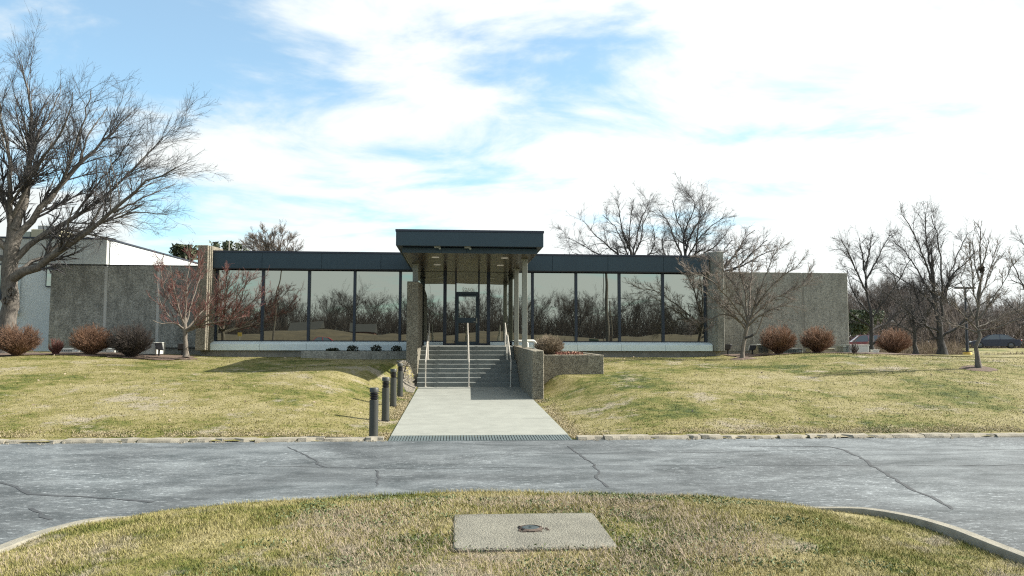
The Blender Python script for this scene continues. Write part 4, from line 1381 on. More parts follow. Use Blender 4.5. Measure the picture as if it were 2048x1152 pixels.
# young straight tree on the right lawn
b = at_y(1957, 736, 23.6)
YY_ = 23.6
yl = [pxl([(1957, 738), (1956, 690), (1955, 640), (1957, 600), (1962, 545), (1960, 500), (1962, 462)], YY_)]
for pts, dy in (([(1955, 660), (1935, 640), (1915, 615), (1875, 585)], -.3), ([(1955, 655), (1990, 640), (2020, 625), (2048, 605)], .3), ([(1955, 645), (1935, 610), (1925, 570), (1918, 530)], .5),
                ([(1957, 640), (1985, 600), (2010, 560), (2025, 530)], -.5), ([(1957, 620), (1945, 570), (1942, 530), (1938, 490)], -.4), ([(1958, 600), (1975, 560), (1985, 520), (1995, 490)], .4),
                ([(1959, 560), (1950, 530), (1948, 505), (1945, 485)], .2), ([(1961, 540), (1970, 515), (1975, 490), (1978, 475)], -.2), ([(1955, 665), (1925, 655), (1890, 640), (1868, 620)], .6), ([(1955, 662), (2000, 655), (2030, 640), (2060, 630)], -.8)):
    yl.append(pxl(pts, YY_, dy))
yl.append(pxl([(1957, 600), (1962, 545), (1960, 500), (1962, 452)], YY_))
ty = make_tree('young_tree', 'slender young bare tree with a bird nest on the right lawn', 'tree', b, yl, [(.078, .010)] + [(.030, .007)] * 11,
               twiggy(1.7, .0046, .42, up=.10, ang=.5), M_bark, M_twigl)
p = at_y(1963, 538, YY_ - .03)
nest = leaves(420, lambda: (p[0] + rng.normal(0, .035), p[1] + rng.normal(0, .035), p[2] + rng.normal(0, .035)), .04, M_bushb, 'bird_nest')
tag(nest, 'dark clump of a bird nest high in the slender young tree', 'nest')
for nm_, px_, py_, Yd, rad_ in (('mulch_ring', 1957, 738, 23.6, .55), ('mulch_ring', 1485, 718, 29.4, .5), ('mulch_ring', 372, 714, 29.8, .5)):
    c_ = at_y(px_, py_, Yd)
    mb = MB(); nn = 22
    ring = [(c_[0] + rad_ * rng.uniform(.8, 1.1) * math.cos(a), c_[1] + rad_ * rng.uniform(.8, 1.1) * math.sin(a)) for a in np.linspace(0, 2 * PI, nn, endpoint=False)]
    vs = [(x, y, float(lawn_z(x, y)) + .006) for x, y in ring] + [(c_[0] + (x - c_[0]) * .6, c_[1] + (y - c_[1]) * .6, float(lawn_z(x, y)) + .05) for x, y in ring]
    fs = [(i, (i + 1) % nn, nn + (i + 1) % nn, nn + i) for i in range(nn)] + [tuple(range(nn, 2 * nn))]
    mb.add(vs, fs)
    tag(mb.build(nm_, M_mulch), {1957: 'ring of dark mulch under the slender young tree', 1485: 'ring of dark mulch under the small wide tree by the right pier', 372: 'ring of brown mulch under the red twigged small tree'}[px_], 'mulch')

# oaks beyond the right lawn
OAK = twiggy(4.6, .0045, .85, ang=.60, up=.05, wander=.10)


def oak(label, trunk, limbs, Y, r0, rl_, name='oak_tree', levels=OAK, mt=None, mc=None, group='bare trees beyond the right lawn'):
    L_ = [pxl(trunk, Y)]
    for pts, dy in limbs:
        L_.append(pxl(pts, Y, dy))
    top = pxl(trunk[len(trunk) // 2:], Y)
    top.append(np.array(top[-1]) + (np.array(top[-1]) - np.array(top[-2])) * .22)
    L_.append(top); limbs = limbs + [(None, 0)]
    return make_tree(name, label, 'tree', L_[0][0], L_, [(r0, r0 * .10)] + [(rl_ * rng.uniform(.8, 1.1), .02) for _ in limbs], levels, mt or M_barkd, mc or M_twig, group)


oak('largest bare oak with a thick forked trunk beyond the right lawn', [(1884, 714), (1882, 680), (1878, 650), (1868, 600), (1866, 550), (1864, 500)],
    [([(1866, 560), (1858, 520), (1852, 470), (1850, 425)], .6), ([(1880, 650), (1888, 590), (1880, 530), (1878, 480), (1862, 430)], -.8), ([(1872, 600), (1845, 560), (1820, 515), (1785, 480)], 1.),
     ([(1866, 570), (1850, 520), (1838, 490), (1815, 445), (1805, 430)], -1.2), ([(1884, 600), (1900, 550), (1910, 520), (1935, 465)], 1.2), ([(1880, 665), (1835, 640), (1790, 600), (1760, 580)], -1.),
     ([(1884, 690), (1850, 650), (1835, 600), (1825, 560)], 1.), ([(1886, 670), (1920, 650), (1950, 640), (1990, 630)], .7), ([(1888, 600), (1905, 545), (1935, 525), (1950, 500)], -1.),
     ([(1884, 675), (1915, 655), (1960, 610), (1990, 590)], -1.6), ([(1876, 620), (1840, 580), (1795, 555), (1770, 530)], 1.6)], 41.5, .25, .078)
oak('tall bare oak with a dark trunk just right of the pebble wall', [(1745, 708), (1744, 670), (1742, 630), (1734, 580), (1728, 530), (1720, 485)],
    [([(1742, 630), (1715, 600), (1700, 570), (1695, 540)], .8), ([(1742, 640), (1770, 600), (1800, 560), (1820, 520)], -.8), ([(1736, 590), (1712, 540), (1695, 500), (1682, 480)], -.8), ([(1732, 560), (1755, 520), (1768, 490), (1780, 470)], .8),
     ([(1744, 660), (1775, 645), (1800, 625), (1830, 600)], 1.), ([(1743, 655), (1712, 635), (1695, 620), (1680, 605)], -.6), ([(1729, 540), (1740, 500), (1742, 480), (1745, 468)], .5), ([(1745, 690), (1770, 665), (1800, 650), (1815, 620)], -1.2)], 43, .15, .065)
oak('low bare oak between the two taller oaks', [(1831, 710), (1830, 680), (1828, 655), (1826, 630), (1820, 600), (1822, 575)],
    [([(1830, 668), (1800, 650), (1775, 630), (1760, 600)], .8), ([(1828, 660), (1815, 620), (1800, 590), (1790, 560)], -.8), ([(1829, 665), (1850, 640), (1865, 610), (1880, 580)], -.8), ([(1826, 640), (1835, 600), (1845, 570), (1850, 545)], .8)], 46, .16, .06)
oak('bare tree leaning in from the right edge of the photo', [(2090, 725), (2088, 660), (2080, 610), (2070, 570), (2055, 540)],
    [([(2085, 640), (2060, 600), (2040, 560), (2022, 520)], -.6), ([(2080, 600), (2070, 550), (2060, 510), (2045, 485)], .6), ([(2085, 650), (2055, 640), (2030, 620), (2010, 600)], .8), ([(2088, 650), (2120, 600), (2140, 550)], 0), ([(2075, 580), (2045, 570), (2022, 560)], .4)], 38, .16, .06)

# twisting trees behind the roof on the right
CUR = twiggy(6.0, .0052, .9, ang=.60, up=.05, wander=.17, curl=.14)
YC_ = 60.0
oak('wide twisting bare tree behind the roof, left of the pair', [(1262, 700), (1262, 600), (1264, 540), (1262, 505)],
    [([(1264, 530), (1245, 480), (1225, 445), (1205, 430)], 1.5), ([(1262, 515), (1258, 470), (1262, 430), (1268, 398)], -1.5), ([(1264, 520), (1280, 490), (1285, 450), (1300, 420)], 1.), ([(1262, 530), (1225, 500), (1195, 475), (1165, 440)], -1.),
     ([(1262, 540), (1200, 510), (1165, 490), (1135, 475)], 1.5), ([(1264, 510), (1242, 460), (1240, 420), (1232, 405)], -2.), ([(1264, 540), (1300, 510), (1312, 480), (1305, 450)], -1.), ([(1264, 560), (1215, 530), (1180, 515), (1145, 505)], .6), ([(1264, 520), (1275, 460), (1290, 420), (1300, 400)], 1.8)],
    YC_, .22, .092, 'twisted_tree', CUR, group='twisting trees behind the roof')
oak('tall twisting bare tree behind the roof, right of the pair', [(1372, 700), (1371, 600), (1370, 540), (1372, 500)],
    [([(1371, 520), (1365, 470), (1380, 440), (1395, 405), (1372, 385)], 1.5), ([(1370, 530), (1350, 480), (1340, 450), (1318, 420)], -1.), ([(1372, 515), (1372, 470), (1352, 440), (1345, 400)], 1.), ([(1372, 520), (1395, 480), (1420, 455), (1445, 435)], -1.5),
     ([(1372, 540), (1392, 510), (1395, 470), (1400, 430), (1405, 400)], .8), ([(1372, 530), (1420, 500), (1445, 480), (1455, 460)], 1.2), ([(1371, 560), (1335, 520), (1322, 490), (1330, 460)], -1.), ([(1372, 500), (1385, 460), (1410, 430), (1420, 405)], 1.8)],
    YC_ - 3, .22, .092, 'twisted_tree', CUR, group='twisting trees behind the roof')
oak('leaning twisting bare tree behind the right pier', [(1400, 640), (1420, 570), (1450, 530)],
    [([(1420, 570), (1452, 530), (1475, 505), (1495, 480)], .8), ([(1440, 560), (1480, 530), (1505, 505), (1535, 480)], -.8), ([(1450, 535), (1480, 495), (1495, 470), (1510, 460)], 1.), ([(1445, 545), (1490, 530), (1520, 510), (1550, 500)], -.5), ([(1430, 560), (1440, 520), (1450, 495), (1465, 480)], 1.2)],
    42, .15, .07, 'twisted_tree', CUR, group='twisting trees behind the roof')
# round crowned tree behind the left roof
fan = []
for k in range(11):
    a = -1.25 + 2.5 * k / 10
    fan.append(([(547, 560), (547 + 30 * math.sin(a), 560 - 40 * math.cos(a)), (547 + 72 * math.sin(a), 555 - 86 * math.cos(a) * (1.0 if abs(a) < 1 else .8))], rng.uniform(-2, 2)))
oak('round crowned pale bare tree behind the left roof', [(547, 720), (547, 640), (547, 575), (547, 550)], fan, 70, .3, .13, 'round_tree',
    twiggy(4.5, .0095, 1.2, ang=.5, up=.06), M_bark, M_twigl, None)


def evergreen(label, px_, top, bot, wpx, Y, n_=2600, size=.14, name='evergreen_tree'):
    a = at_y(px_, top, Y); zb = float(lawn_z(a[0], Y)); wd = wpx * Y / 1550 / 2
    t = thing(name, label, 'tree', (a[0], Y, zb))
    MB().tube([(0, 0, 0), (.05, 0, (a[2] - zb) * .5), (0, 0, (a[2] - zb) * .92)], [.16, .1, .03], 7).build('trunk', M_barkd, t, smooth=True)
    H = a[2] - zb
    cl_ = [(rng.normal(0, wd * .55), rng.normal(0, wd * .55), H - abs(rng.normal(0, H * .22)) - .1) for _ in range(38)]

    def fx():
        c = cl_[rng.integers(len(cl_))]
        return c[0] + rng.normal(0, wd * .2), c[1] + rng.normal(0, wd * .2), min(c[2] + rng.normal(0, wd * .2), H)
    leaves(n_, fx, size, M_ever, 'crown', t)
    return t


evergreen('small leafy green tree peeping over the warehouse side wall', 368, 492, 530, 42, 56)
evergreen('olive green treetop just right of the left pier above the roof', 462, 486, 500, 44, 62)
evergreen('dark evergreen behind the oaks at the right wall end', 1722, 622, 700, 60, 88, 5200, .2)

# ------------------------------------------------------------------ clipped twig bushes
def twig_bush(n_stem, wx, h, rmin=.004, levels=2, spread=1.0):
    """dome of stems fanning from one foot; unit metres, centred on the foot"""
    th = rng.uniform(0, 2 * PI, n_stem); cz = rng.uniform(0.0, 1.0, n_stem)
    ph = np.arccos(cz) * 1.22
    tip = np.stack([np.sin(ph) * np.cos(th) * wx, np.sin(ph) * np.sin(th) * wx, h * .48 + np.cos(ph) * h * .52], 1)
    f1, f2, f3 = rng.uniform(0, 6.28, 3)
    tip *= (rng.uniform(.80, .95, n_stem) * (1 + .035 * np.sin(3 * th + f1) + .03 * np.sin(5 * th + f2) * np.sin(4 * ph + f3)))[:, None]
    st = np.stack([np.cos(th) * .10 * rng.random(n_stem), np.sin(th) * .10 * rng.random(n_stem), np.zeros(n_stem)], 1)
    P = 6
    t = np.linspace(0, 1, P)[None, :, None]
    mid = st + (tip - st) * .5; mid[:, 2] += .02 * h; mid[:, :2] *= 1.02
    pts = (1 - t) ** 2 * st[:, None] + 2 * t * (1 - t) * mid[:, None] + t ** 2 * tip[:, None]
    pts[:, 1:-1] += rng.normal(0, .02 * wx, (n_stem, P - 2, 3))
    rad = np.linspace(.012, .004, P)[None, :] * np.ones((n_stem, 1))
    L0 = np.linalg.norm(tip - st, axis=1)
    g = [(pts, rad, 3)]
    a = grow_level(pts, rad, L0, 5, 4, .4, .95, .5, .2, .27, .25, .12, .10, .6, rmin)
    q = a[0][:, -1]; in_ = (q[:, 0] / wx) ** 2 + (q[:, 1] / wx) ** 2 + ((q[:, 2] - h * .48) / (h * .54)) ** 2 < 1.0
    a = (a[0][in_], a[1][in_], a[2][in_])
    g.append((a[0], a[1], 3))
    if levels > 1:
        b_ = grow_level(a[0], a[1], a[2], 2.2, 3, .2, 1., .5, .2, .6, .25, .12, .10, .7, rmin)
        # keep the clipped outline
        q = b_[0][:, -1]; inside_ = (q[:, 0] / wx) ** 2 + (q[:, 1] / wx) ** 2 + ((q[:, 2] - h * .48) / (h * .54)) ** 2 < .97
        g.append((b_[0][inside_], b_[1][inside_], 3))
    return tubes(g)


def bush(label, px_, py_, Y, wpx, hpx, mat, n_=320, name='twig_shrub', group=None, lv_=2):
    p = at_y(px_, py_, Y); p[2] = float(lawn_z(p[0], p[1])) + .01 if name != 'planter_bush' else 1.46
    wx = 1.0 * wpx * Y / 1550 / 2; h = hpx * Y / 1550
    t = thing(name, label, 'shrub', p, group=group)
    v, f = twig_bush(n_, wx, h, .0045, lv_)
    np_mesh('branches', v, f, mat, t)
    mb = MB()
    for k in range(9):
        a = rng.uniform(0, 2 * PI); q = rng.uniform(.2, .55)
        mb.tube([(.05 * math.cos(a), .05 * math.sin(a), -.08), (wx * q * .5 * math.cos(a), wx * q * .5 * math.sin(a), h * .3), (wx * q * math.cos(a), wx * q * math.sin(a), h * .6)], [.022, .016, .008], 5)
    mb.build('stem', M_bushb, t, smooth=True)
    return t


G_ = 'rounded twig shrubs along the walls'
bush('rounded russet shrub at the left edge below the huge tree', 33, 706, 28.5, 92, 66, M_bush, group=G_)
bush('smallest reddish twiggy shrub, between the rounded shrubs on the left', 112, 704, 29.0, 30, 36, M_twigr, 90, group=G_, lv_=1)
bush('rounded russet shrub on the left beside the darkest shrub', 182, 705, 29.0, 84, 64, M_bush, group=G_)
bush('darkest brown rounded shrub on the left near the pale box', 262, 706, 29.0, 88, 72, M_bushb, group=G_)
bush('rounded russet shrub beside the sage air conditioner on the right', 1557, 708, 31.0, 82, 64, M_bush, group=G_)
bush('rounded russet shrub under the right end of the tan wall', 1635, 708, 31.0, 76, 60, M_bush, group=G_)
bush('rounded russet shrub beyond the wall end before the oaks', 1788, 710, 33.0, 76, 58, M_bush, group=G_)
bush('tiny bare twiggy shrub before the pale cabinet on the right', 1709, 709, 30.6, 20, 30, M_bushb, 40, lv_=1)
bush('clipped straw coloured bush in the planter right of the steps', 1098, 707, 25.6, 66, 44, M_busht, 330, name='planter_bush')

# ------------------------------------------------------------------ yard equipment
def ac_unit(label, x0, x1, ytop, ybot, Y, mat, depth=.7, group=None, name='air_conditioner', slats=7):
    a, b = at_y(x0, ybot, Y), at_y(x1, ytop, Y); a[2] = float(lawn_z(a[0], Y)) + .01
    W_, H_ = b[0] - a[0], b[2] - a[2]
    t = thing(name, label, 'air conditioner', ((a[0] + b[0]) / 2, Y, a[2]), group=group)
    MB().box(-W_ / 2, 0, 0, W_ / 2, depth, H_).build('casing', mat, t, bevel=.02)
    MB().box(-W_ / 2 - .01, -.012, H_ - .035, W_ / 2 + .01, depth + .012, H_ + .015).build('top_cover', M_acw, t, bevel=.01)
    n_ = slats
    for k in range(n_):
        x = -W_ / 2 + .05 + (W_ * .62) * k / n_
        MB().box(x, -.015, .06, x + W_ * .62 / n_ * .62, -.002, H_ - .06).build('grille_slat', M_grate, t)
    MB().box(W_ / 2 - .2 * W_, -.008, H_ * .35, W_ / 2 - .08 * W_, -.001, H_ * .65).build('plate', M_sill, t)
    return t


def cabinet(label, x0, x1, ytop, ybot, Y, mat, depth=.6, name='utility_cabinet', panel=True):
    a, b = at_y(x0, ybot, Y), at_y(x1, ytop, Y); a[2] = float(lawn_z(a[0], Y)) + .01
    W_, H_ = b[0] - a[0], b[2] - a[2]
    t = thing(name, label, 'utility box', ((a[0] + b[0]) / 2, Y, a[2]))
    MB().box(-W_ / 2, 0, 0, W_ / 2, depth, H_ - .02).build('casing', mat, t, bevel=.015)
    MB().box(-W_ / 2 - .02, -.02, H_ - .02, W_ / 2 + .02, depth + .02, H_ + .02).build('lid', mat, t, bevel=.008)
    if panel:
        MB().box(-W_ / 2 + .05, -.01, .05, -W_ * .05, -.001, H_ - .07).build('door_panel', mat, t)
        MB().box(-W_ * .1, -.025, H_ * .45, -W_ * .06, -.011, H_ * .6).build('latch', M_dark, t)
    return t


ac_unit('white air conditioner behind the smallest reddish shrub on the left', 116, 159, 697, 707, 31.2, M_acw, slats=6)
ac_unit('white air conditioner behind the russet shrub beside the darkest shrub', 181, 230, 697.5, 706, 31.2, M_acw, slats=6)
cabinet('long pale box in shade beside the darkest shrub', 266, 312, 686, 706, 30.6, M_acw, 1.0)
ac_unit('tan louvred air conditioner left of the shrub at the tan wall', 1515, 1547, 689, 708, 31.8, M_actan, slats=8)
ac_unit('low sage air conditioner between the two right wall shrubs', 1566, 1606, 697, 708, 31.6, M_acg, slats=7)
cabinet('low grey box behind the shrub under the right end of the tan wall', 1622, 1669, 698, 708, 32.0, M_actan, .5)
cabinet('pale cabinet with a dark grille behind the tiny bare shrub', 1701, 1738, 690.5, 708, 31.4, M_acw, .8)
cb_ = cabinet('dark faced grey box at the right wall end', 1687, 1700, 693, 708, 31.6, M_acg, .6)
cabinet('small white meter box right of the pale cabinet', 1747, 1758, 700.5, 708, 31.6, M_acw, .25, panel=False)


def flood(label, px_, py_top, py_bot, Y, rz):
    b_ = at_y(px_, py_bot, Y); b_[2] = float(lawn_z(b_[0], Y)); tp = at_y(px_, py_top, Y)
    H_ = tp[2] - b_[2]
    t = thing('floodlight', label, 'floodlight', b_, rz, group='black floodlights by the walls')
    MB().tube([(0, 0, -.05), (0, 0, H_ * .55)], .035, 8).build('post', M_dark, t, smooth=True)
    MB().hexa([(-.16, -.10, H_ * .5), (.16, -.10, H_ * .5), (.16, .16, H_ * .42), (-.16, .16, H_ * .42), (-.16, -.16, H_ * .98), (.16, -.16, H_ * .98), (.16, .10, H_), (-.16, .10, H_)]).build('housing', M_dark, t, bevel=.02)
    MB().hexa([(-.13, .165, H_ * .47), (.13, .165, H_ * .47), (.13, .17, H_ * .47), (-.13, .17, H_ * .47), (-.13, .11, H_ * .95), (.13, .11, H_ * .95), (.13, .115, H_ * .95), (-.13, .115, H_ * .95)]).build('lens', M_lens, t)
    return t


flood('black floodlight at the right end of the long pale box', 318, 685, 706, 30.5, R_(-70))
flood('black floodlight beside the red twigged tree before the left pier', 364, 686, 703, 31.5, R_(20))
flood('black floodlight in the corner behind the right pier', 1456, 688, 703, 32.4, R_(60))
flood('black floodlight left of the tan louvred air conditioner', 1505, 690, 706, 31.6, R_(75))
# conduit along the left wall foot
cd = thing('wall_conduit', 'thin dark conduit along the foot of the left pebble wall', 'conduit', (-12.0, 32.93, 1.5))
MB().tube([(-.1, 0, .33), (-.27, 0, .33), (-.27, 0, .1), (2.0, 0, .1)], .022, 6).build('pipe', M_dark, cd)
# planting bed edging strip of dark mulch behind the shrubs
for (xa, xb, ya, yb, lab) in ((-20, -10.1, 28.4, 31.4, 'dark mulch bed under the shrubs along the left wall'), (11.3, 22.0, 30.3, 32.6, 'dark mulch bed under the shrubs along the right wall')):
    X, Y = np.meshgrid(np.linspace(xa, xb, 40), np.linspace(ya, yb, 12))
    ed = rng.normal(0, .12, X.shape); Y = Y + ed * (np.abs(np.linspace(-1, 1, 12))[:, None] > .9)
    Z = lawn_z(X, Y) + .018 + rng.uniform(0, .015, X.shape)
    V = np.stack([X.ravel(), Y.ravel(), Z.ravel()], 1)
    i = (np.arange(11)[:, None] * 40 + np.arange(39)[None, :]).ravel()
    tag(np_mesh('mulch_bed', V, np.stack([i, i + 1, i + 41, i + 40], 1), M_mulch), lab, 'mulch bed', kind='structure')


# lamp post by the far car park
p = at_y(1935, 712, 46.0)
lp = thing('lamp_post', 'dark parking lot lamp post on a yellow concrete base', 'lamp post', p)
zt = at_y(1932, 577, 46.0)[2] - p[2]
MB().lathe([(.26, -.3), (.26, .22), (.24, .25)], n=16).build('base', M_yellow, lp, smooth=True)
MB().box(-.2, -.2, .25, .2, .2, .30).build('base_plate', M_dark, lp)
MB().tube([(0, 0, .28), (0, 0, zt)], [.085, .06], 8).build('pole', M_slate2, lp, smooth=True)
for s in (-1, 1):
    MB().box(s * .35 - .28, -.16, zt - .02, s * .35 + .28, .16, zt + .10).build('lamp_head', M_dark, lp, bevel=.03)


# ------------------------------------------------------------------ vehicles
def car(name, label, loc, rz, paint, suv=False):
    t = thing(name, label, 'car', loc, rz)
    L_, W_, H_ = (4.6, 1.82, 1.68) if suv else (4.6, 1.8, 1.44)
    wl = .88 if suv else .82             # window line
    hood = .98 if suv else .86
    if suv:
        side = [(-2.28, .42), (-2.30, .75), (-2.26, 1.02), (-2.1, 1.05), (-.9, 1.05), (.95, 1.02), (1.5, .98), (2.1, .90), (2.28, .76), (2.30, .45), (2.2, .26), (-2.2, .28)]
        gl = [(-2.12, 1.05), (-1.85, 1.58), (-1.4, 1.66), (.0, 1.66), (.35, 1.60), (1.05, 1.02)]
    else:
        side = [(-2.28, .40), (-2.30, .72), (-2.2, .92), (-1.5, .95), (.9, .92), (1.5, .86), (2.1, .74), (2.28, .62), (2.30, .40), (2.2, .22), (-2.2, .24)]
        gl = [(-1.75, .95), (-1.05, 1.36), (-.6, 1.43), (.1, 1.43), (.45, 1.36), (1.15, .91)]
    # body: rounded sides in three widths
    def loft(prof, ws, name_, mat, cap=True):
        n_ = len(prof); vs, fs = [], []
        for wy, sc in ws:
            for x, z in prof:
                vs.append((x * sc, wy, z))
        for k in range(len(ws) - 1):
            for i in range(n_):
                fs.append((k * n_ + i, k * n_ + (i + 1) % n_, (k + 1) * n_ + (i + 1) % n_, (k + 1) * n_ + i))
        fs.append(tuple(range(n_))); fs.append(tuple(range((len(ws) - 1) * n_, len(ws) * n_))[::-1])
        return MB().add(vs, fs).build(name_, mat, t, smooth=True)
    h = W_ / 2
    loft(side, [(-h, .97), (-h + .06, 1.0), (h - .06, 1.0), (h, .97)], 'body', paint)
    # cabin glass with tumblehome, roof and pillars in paint
    n_ = len(gl); zb = gl[0][1]; ztp = max(z for _, z in gl)
    vs = []
    for s in (-1, 1):
        for x, z in gl:
            k = (z - zb) / (ztp - zb)
            vs.append((x, s * (h - .07 - .17 * k), z))
    fs = [(i, i + 1, n_ + i + 1, n_ + i) for i in range(n_ - 1)] + [tuple(range(n_))[::-1], tuple(range(n_, 2 * n_))]
    MB().add(vs, fs).build('window', M_cglass, t)
    rf = MB()
    q = [(x, z) for x, z in gl[1:-1]]
    for (xa, za), (xb, zb2) in zip(q[:-1], q[1:]):
        rf.hexa([(xa, -h + .235, za + .004), (xb, -h + .235, zb2 + .004), (xb, h - .235, zb2 + .004), (xa, h - .235, za + .004),
                 (xa, -h + .25, za + .035), (xb, -h + .25, zb2 + .035), (xb, h - .25, zb2 + .035), (xa, h - .25, za + .035)])
    rf.build('roof', paint, t)
    pm = MB()
    for s in (-1, 1):
        for xa, xb in ((gl[0][0], gl[1][0]), (-.45, -.4), (gl[-1][0], gl[-2][0])):
            za = zb; z1 = ztp - .03
            pm.tube([(xa, s * (h - .065), za), (xb, s * (h - .225), z1)], .035, 5)
    pm.build('pillars', paint, t)
    for xw in (-1.38, 1.4):
        for s in (-1, 1):
            R = .34 if suv else .32
            wv = MB()
            ring = []
            vs, fs = [], []
            prof = [(R - .10, -.10), (R, -.10), (R + .012, 0), (R, .10), (R - .10, .10)]
            nn = 18
            for r_, y_ in prof:
                for k in range(nn):
                    a = 2 * PI * k / nn
                    vs.append((r_ * math.cos(a), y_, r_ * math.sin(a)))
            for i in range(len(prof) - 1):
                for k in range(nn):
                    fs.append((i * nn + k, i * nn + (k + 1) % nn, (i + 1) * nn + (k + 1) % nn, (i + 1) * nn + k))
            wo = MB().add(vs, fs).build('wheel', M_tyre, t, smooth=True)
            wo.location = (xw, s * (h - .06), R)
            vs = [((R - .1) * math.cos(2 * PI * k / nn), s * .085, (R - .1) * math.sin(2 * PI * k / nn)) for k in range(nn)] + [(0, s * .1, 0)]
            MB().add(vs, [(k, (k + 1) % nn, nn) for k in range(nn)]).build('rim', M_rim, wo)
    for s in (-1, 1):
        MB().box(2.2, s * .62 - .2, .62, 2.31, s * .62 + .2, .76).build('headlight', M_lens, t, bevel=.02)
        MB().box(-2.33, s * .68 - .16, .74, -2.22, s * .68 + .16, .92).build('tail_light', M_tail, t, bevel=.02)
    MB().box(-2.34, -.85, .36, -2.2, .85, .52).build('bumper', M_dark, t, bevel=.03)
    MB().box(2.2, -.85, .34, 2.34, .85, .50).build('bumper', M_dark, t, bevel=.03)
    return t


p = at_y(1718, 690, 74.0)
car('parked_suv', 'maroon sport utility vehicle parked behind the pale cabinet at the wall end', (p[0] + .3, 74.0, float(lawn_z(p[0], 74.0)) + .02), R_(165), M_rose, True)
p = at_y(1990, 697, 78.0)
car('parked_car', 'navy sedan on the far drive at the right edge', (p[0], 78.0, p[2] + .02), R_(148), M_navy)
c_ = at_y(637, 675, 64.4 + 33)
car('red_car', 'red car on the road mirrored in the left windows', (c_[0], -33, float(field_z(c_[0], -33)) + .03), R_(175), M_red)

# ------------------------------------------------------------------ woods: shared variants, one object per tree
def wood_variant(h, r, spread, seed_levels, nl=8):
    tr_ = [np.array([0, 0, -.2]), np.array([.05, .02, h * .25]), np.array([-.1, .1, h * .55]), np.array([.05, 0, h * .82])]
    lim = [tr_]
    for k in range(nl):
        z0 = h * rng.uniform(.2, .6); a = rng.uniform(0, 2 * PI); q = spread * rng.uniform(.5, 1.0)
        zt_ = h * rng.uniform(.72, 1.0)
        lim.append([np.array([0, 0, z0]), np.array([q * .35 * math.cos(a), q * .35 * math.sin(a), z0 + (zt_ - z0) * .4]), np.array([q * .75 * math.cos(a), q * .75 * math.sin(a), z0 + (zt_ - z0) * .75]), np.array([q * math.cos(a), q * math.sin(a), zt_])])
    pp, rr_, ll = [], [], []
    for i, lm in enumerate(lim):
        p_, L_ = resample(lm, 8); p_ = smooth_line(p_); p_[1:-1] += rng.normal(0, L_ * .012, (6, 3))
        pp.append(p_); ll.append(L_)
        rr_.append(np.linspace(r, r * .15, 8) if i == 0 else np.linspace(r * .36, .015, 8))
    pp, rr_, ll = np.array(pp), np.array(rr_), np.array(ll)
    tg = [(pp, rr_, 5)]
    src = (pp[1:], rr_[1:], ll[1:]); cg = []
    for l in seed_levels:
        l = dict(l); s = l.pop('sides')
        src = grow_level(*src, **l); cg.append((src[0], src[1], s))
    vt, ft = tubes(tg); vc, fc_ = tubes(cg)
    return vt, ft, vc, fc_


WL = [lv(8, 5, .15, 1., .55, .2, .42, .25, .14, .10, .45, .022, 3), lv(8, 4, .1, 1., .55, .2, .5, .25, .15, .08, .5, .012, 3), lv(5, 3, .1, 1., .55, .25, .6, .25, .15, .06, .7, .0085, 3)]
variants = []
for k in range(4):
    vt, ft, vc, fc_ = wood_variant(11.0, .2, 3.4 + .5 * k, WL, 7)
    a = np_mesh('trunk', vt, ft, M_barkd); b_ = np_mesh('crown', vc, fc_, M_wood); d_ = np_mesh('crown', vc, fc_, M_woodd)
    variants.append((a.data, b_.data, d_.data)); bpy.data.objects.remove(d_)
    bpy.data.objects.remove(a); bpy.data.objects.remove(b_)


def wood_tree(x, y, z, s, k, label, group, rz=None, dark=False):
    t = thing('woodland_tree', label, 'tree', (x, y, z), rng.uniform(0, 6.28) if rz is None else rz, group)
    t.scale = (s, s, s * rng.uniform(.92, 1.08))
    link('trunk', variants[k][0], t); link('crown', variants[k][2 if dark else 1], t)
    return t


# far woods on the right
for i in range(62):
    px_ = 1690 + 6.6 * i + rng.uniform(-6, 6); Y = rng.uniform(95, 150)
    p = at_y(px_, 690, Y)
    topy = np.interp(px_, [1690, 1800, 1900, 1980, 2100], [600, 575, 610, 625, 600]) + rng.uniform(-12, 20)
    h = at_y(px_, topy, Y)[2] - .8
    wood_tree(p[0], Y, float(lawn_z(p[0], Y)), h / 11.0, i % 4, 'bare tree in the far woods on the right', 'far woods on the right')
# brush below the oaks and the far woods
def brush(name, label, boxes, n_, hmin, hmax, mat, zf, rm=.02, keep=None):
    st = []
    for (x0, x1, y0, y1) in boxes:
        q = np.stack([rng.uniform(x0, x1, n_), rng.uniform(y0, y1, n_)], 1); st.append(q)
    st = np.concatenate(st)
    if keep:
        st = st[keep(st[:, 0] / st[:, 1])]
    M = len(st)
    z = zf(st[:, 0], st[:, 1])
    h = rng.uniform(hmin, hmax, M)
    d = rng.normal(0, .35, (M, 2))
    P = 3; t = np.linspace(0, 1, P)[None, :, None]
    base = np.column_stack([st, z - .05]); tip = np.column_stack([st + d * h[:, None], z + h])
    pts = base[:, None] + (tip - base)[:, None] * t
    pts[:, 1:] += rng.normal(0, .06, (M, P - 1, 3)) * h[:, None, None]
    rad = np.linspace(rm, rm * .6, P)[None, :] * np.ones((M, 1))
    L0 = h
    a = grow_level(pts, rad, L0, 4, 2, .2, 1., .6, .25, .45, .25, .15, .1, .8, rm * .7)
    v, f = tubes([(pts, rad, 3), (a[0], a[1], 3)])
    o = np_mesh(name, v, f, mat)
    return tag(o, label, 'brush', kind='stuff')


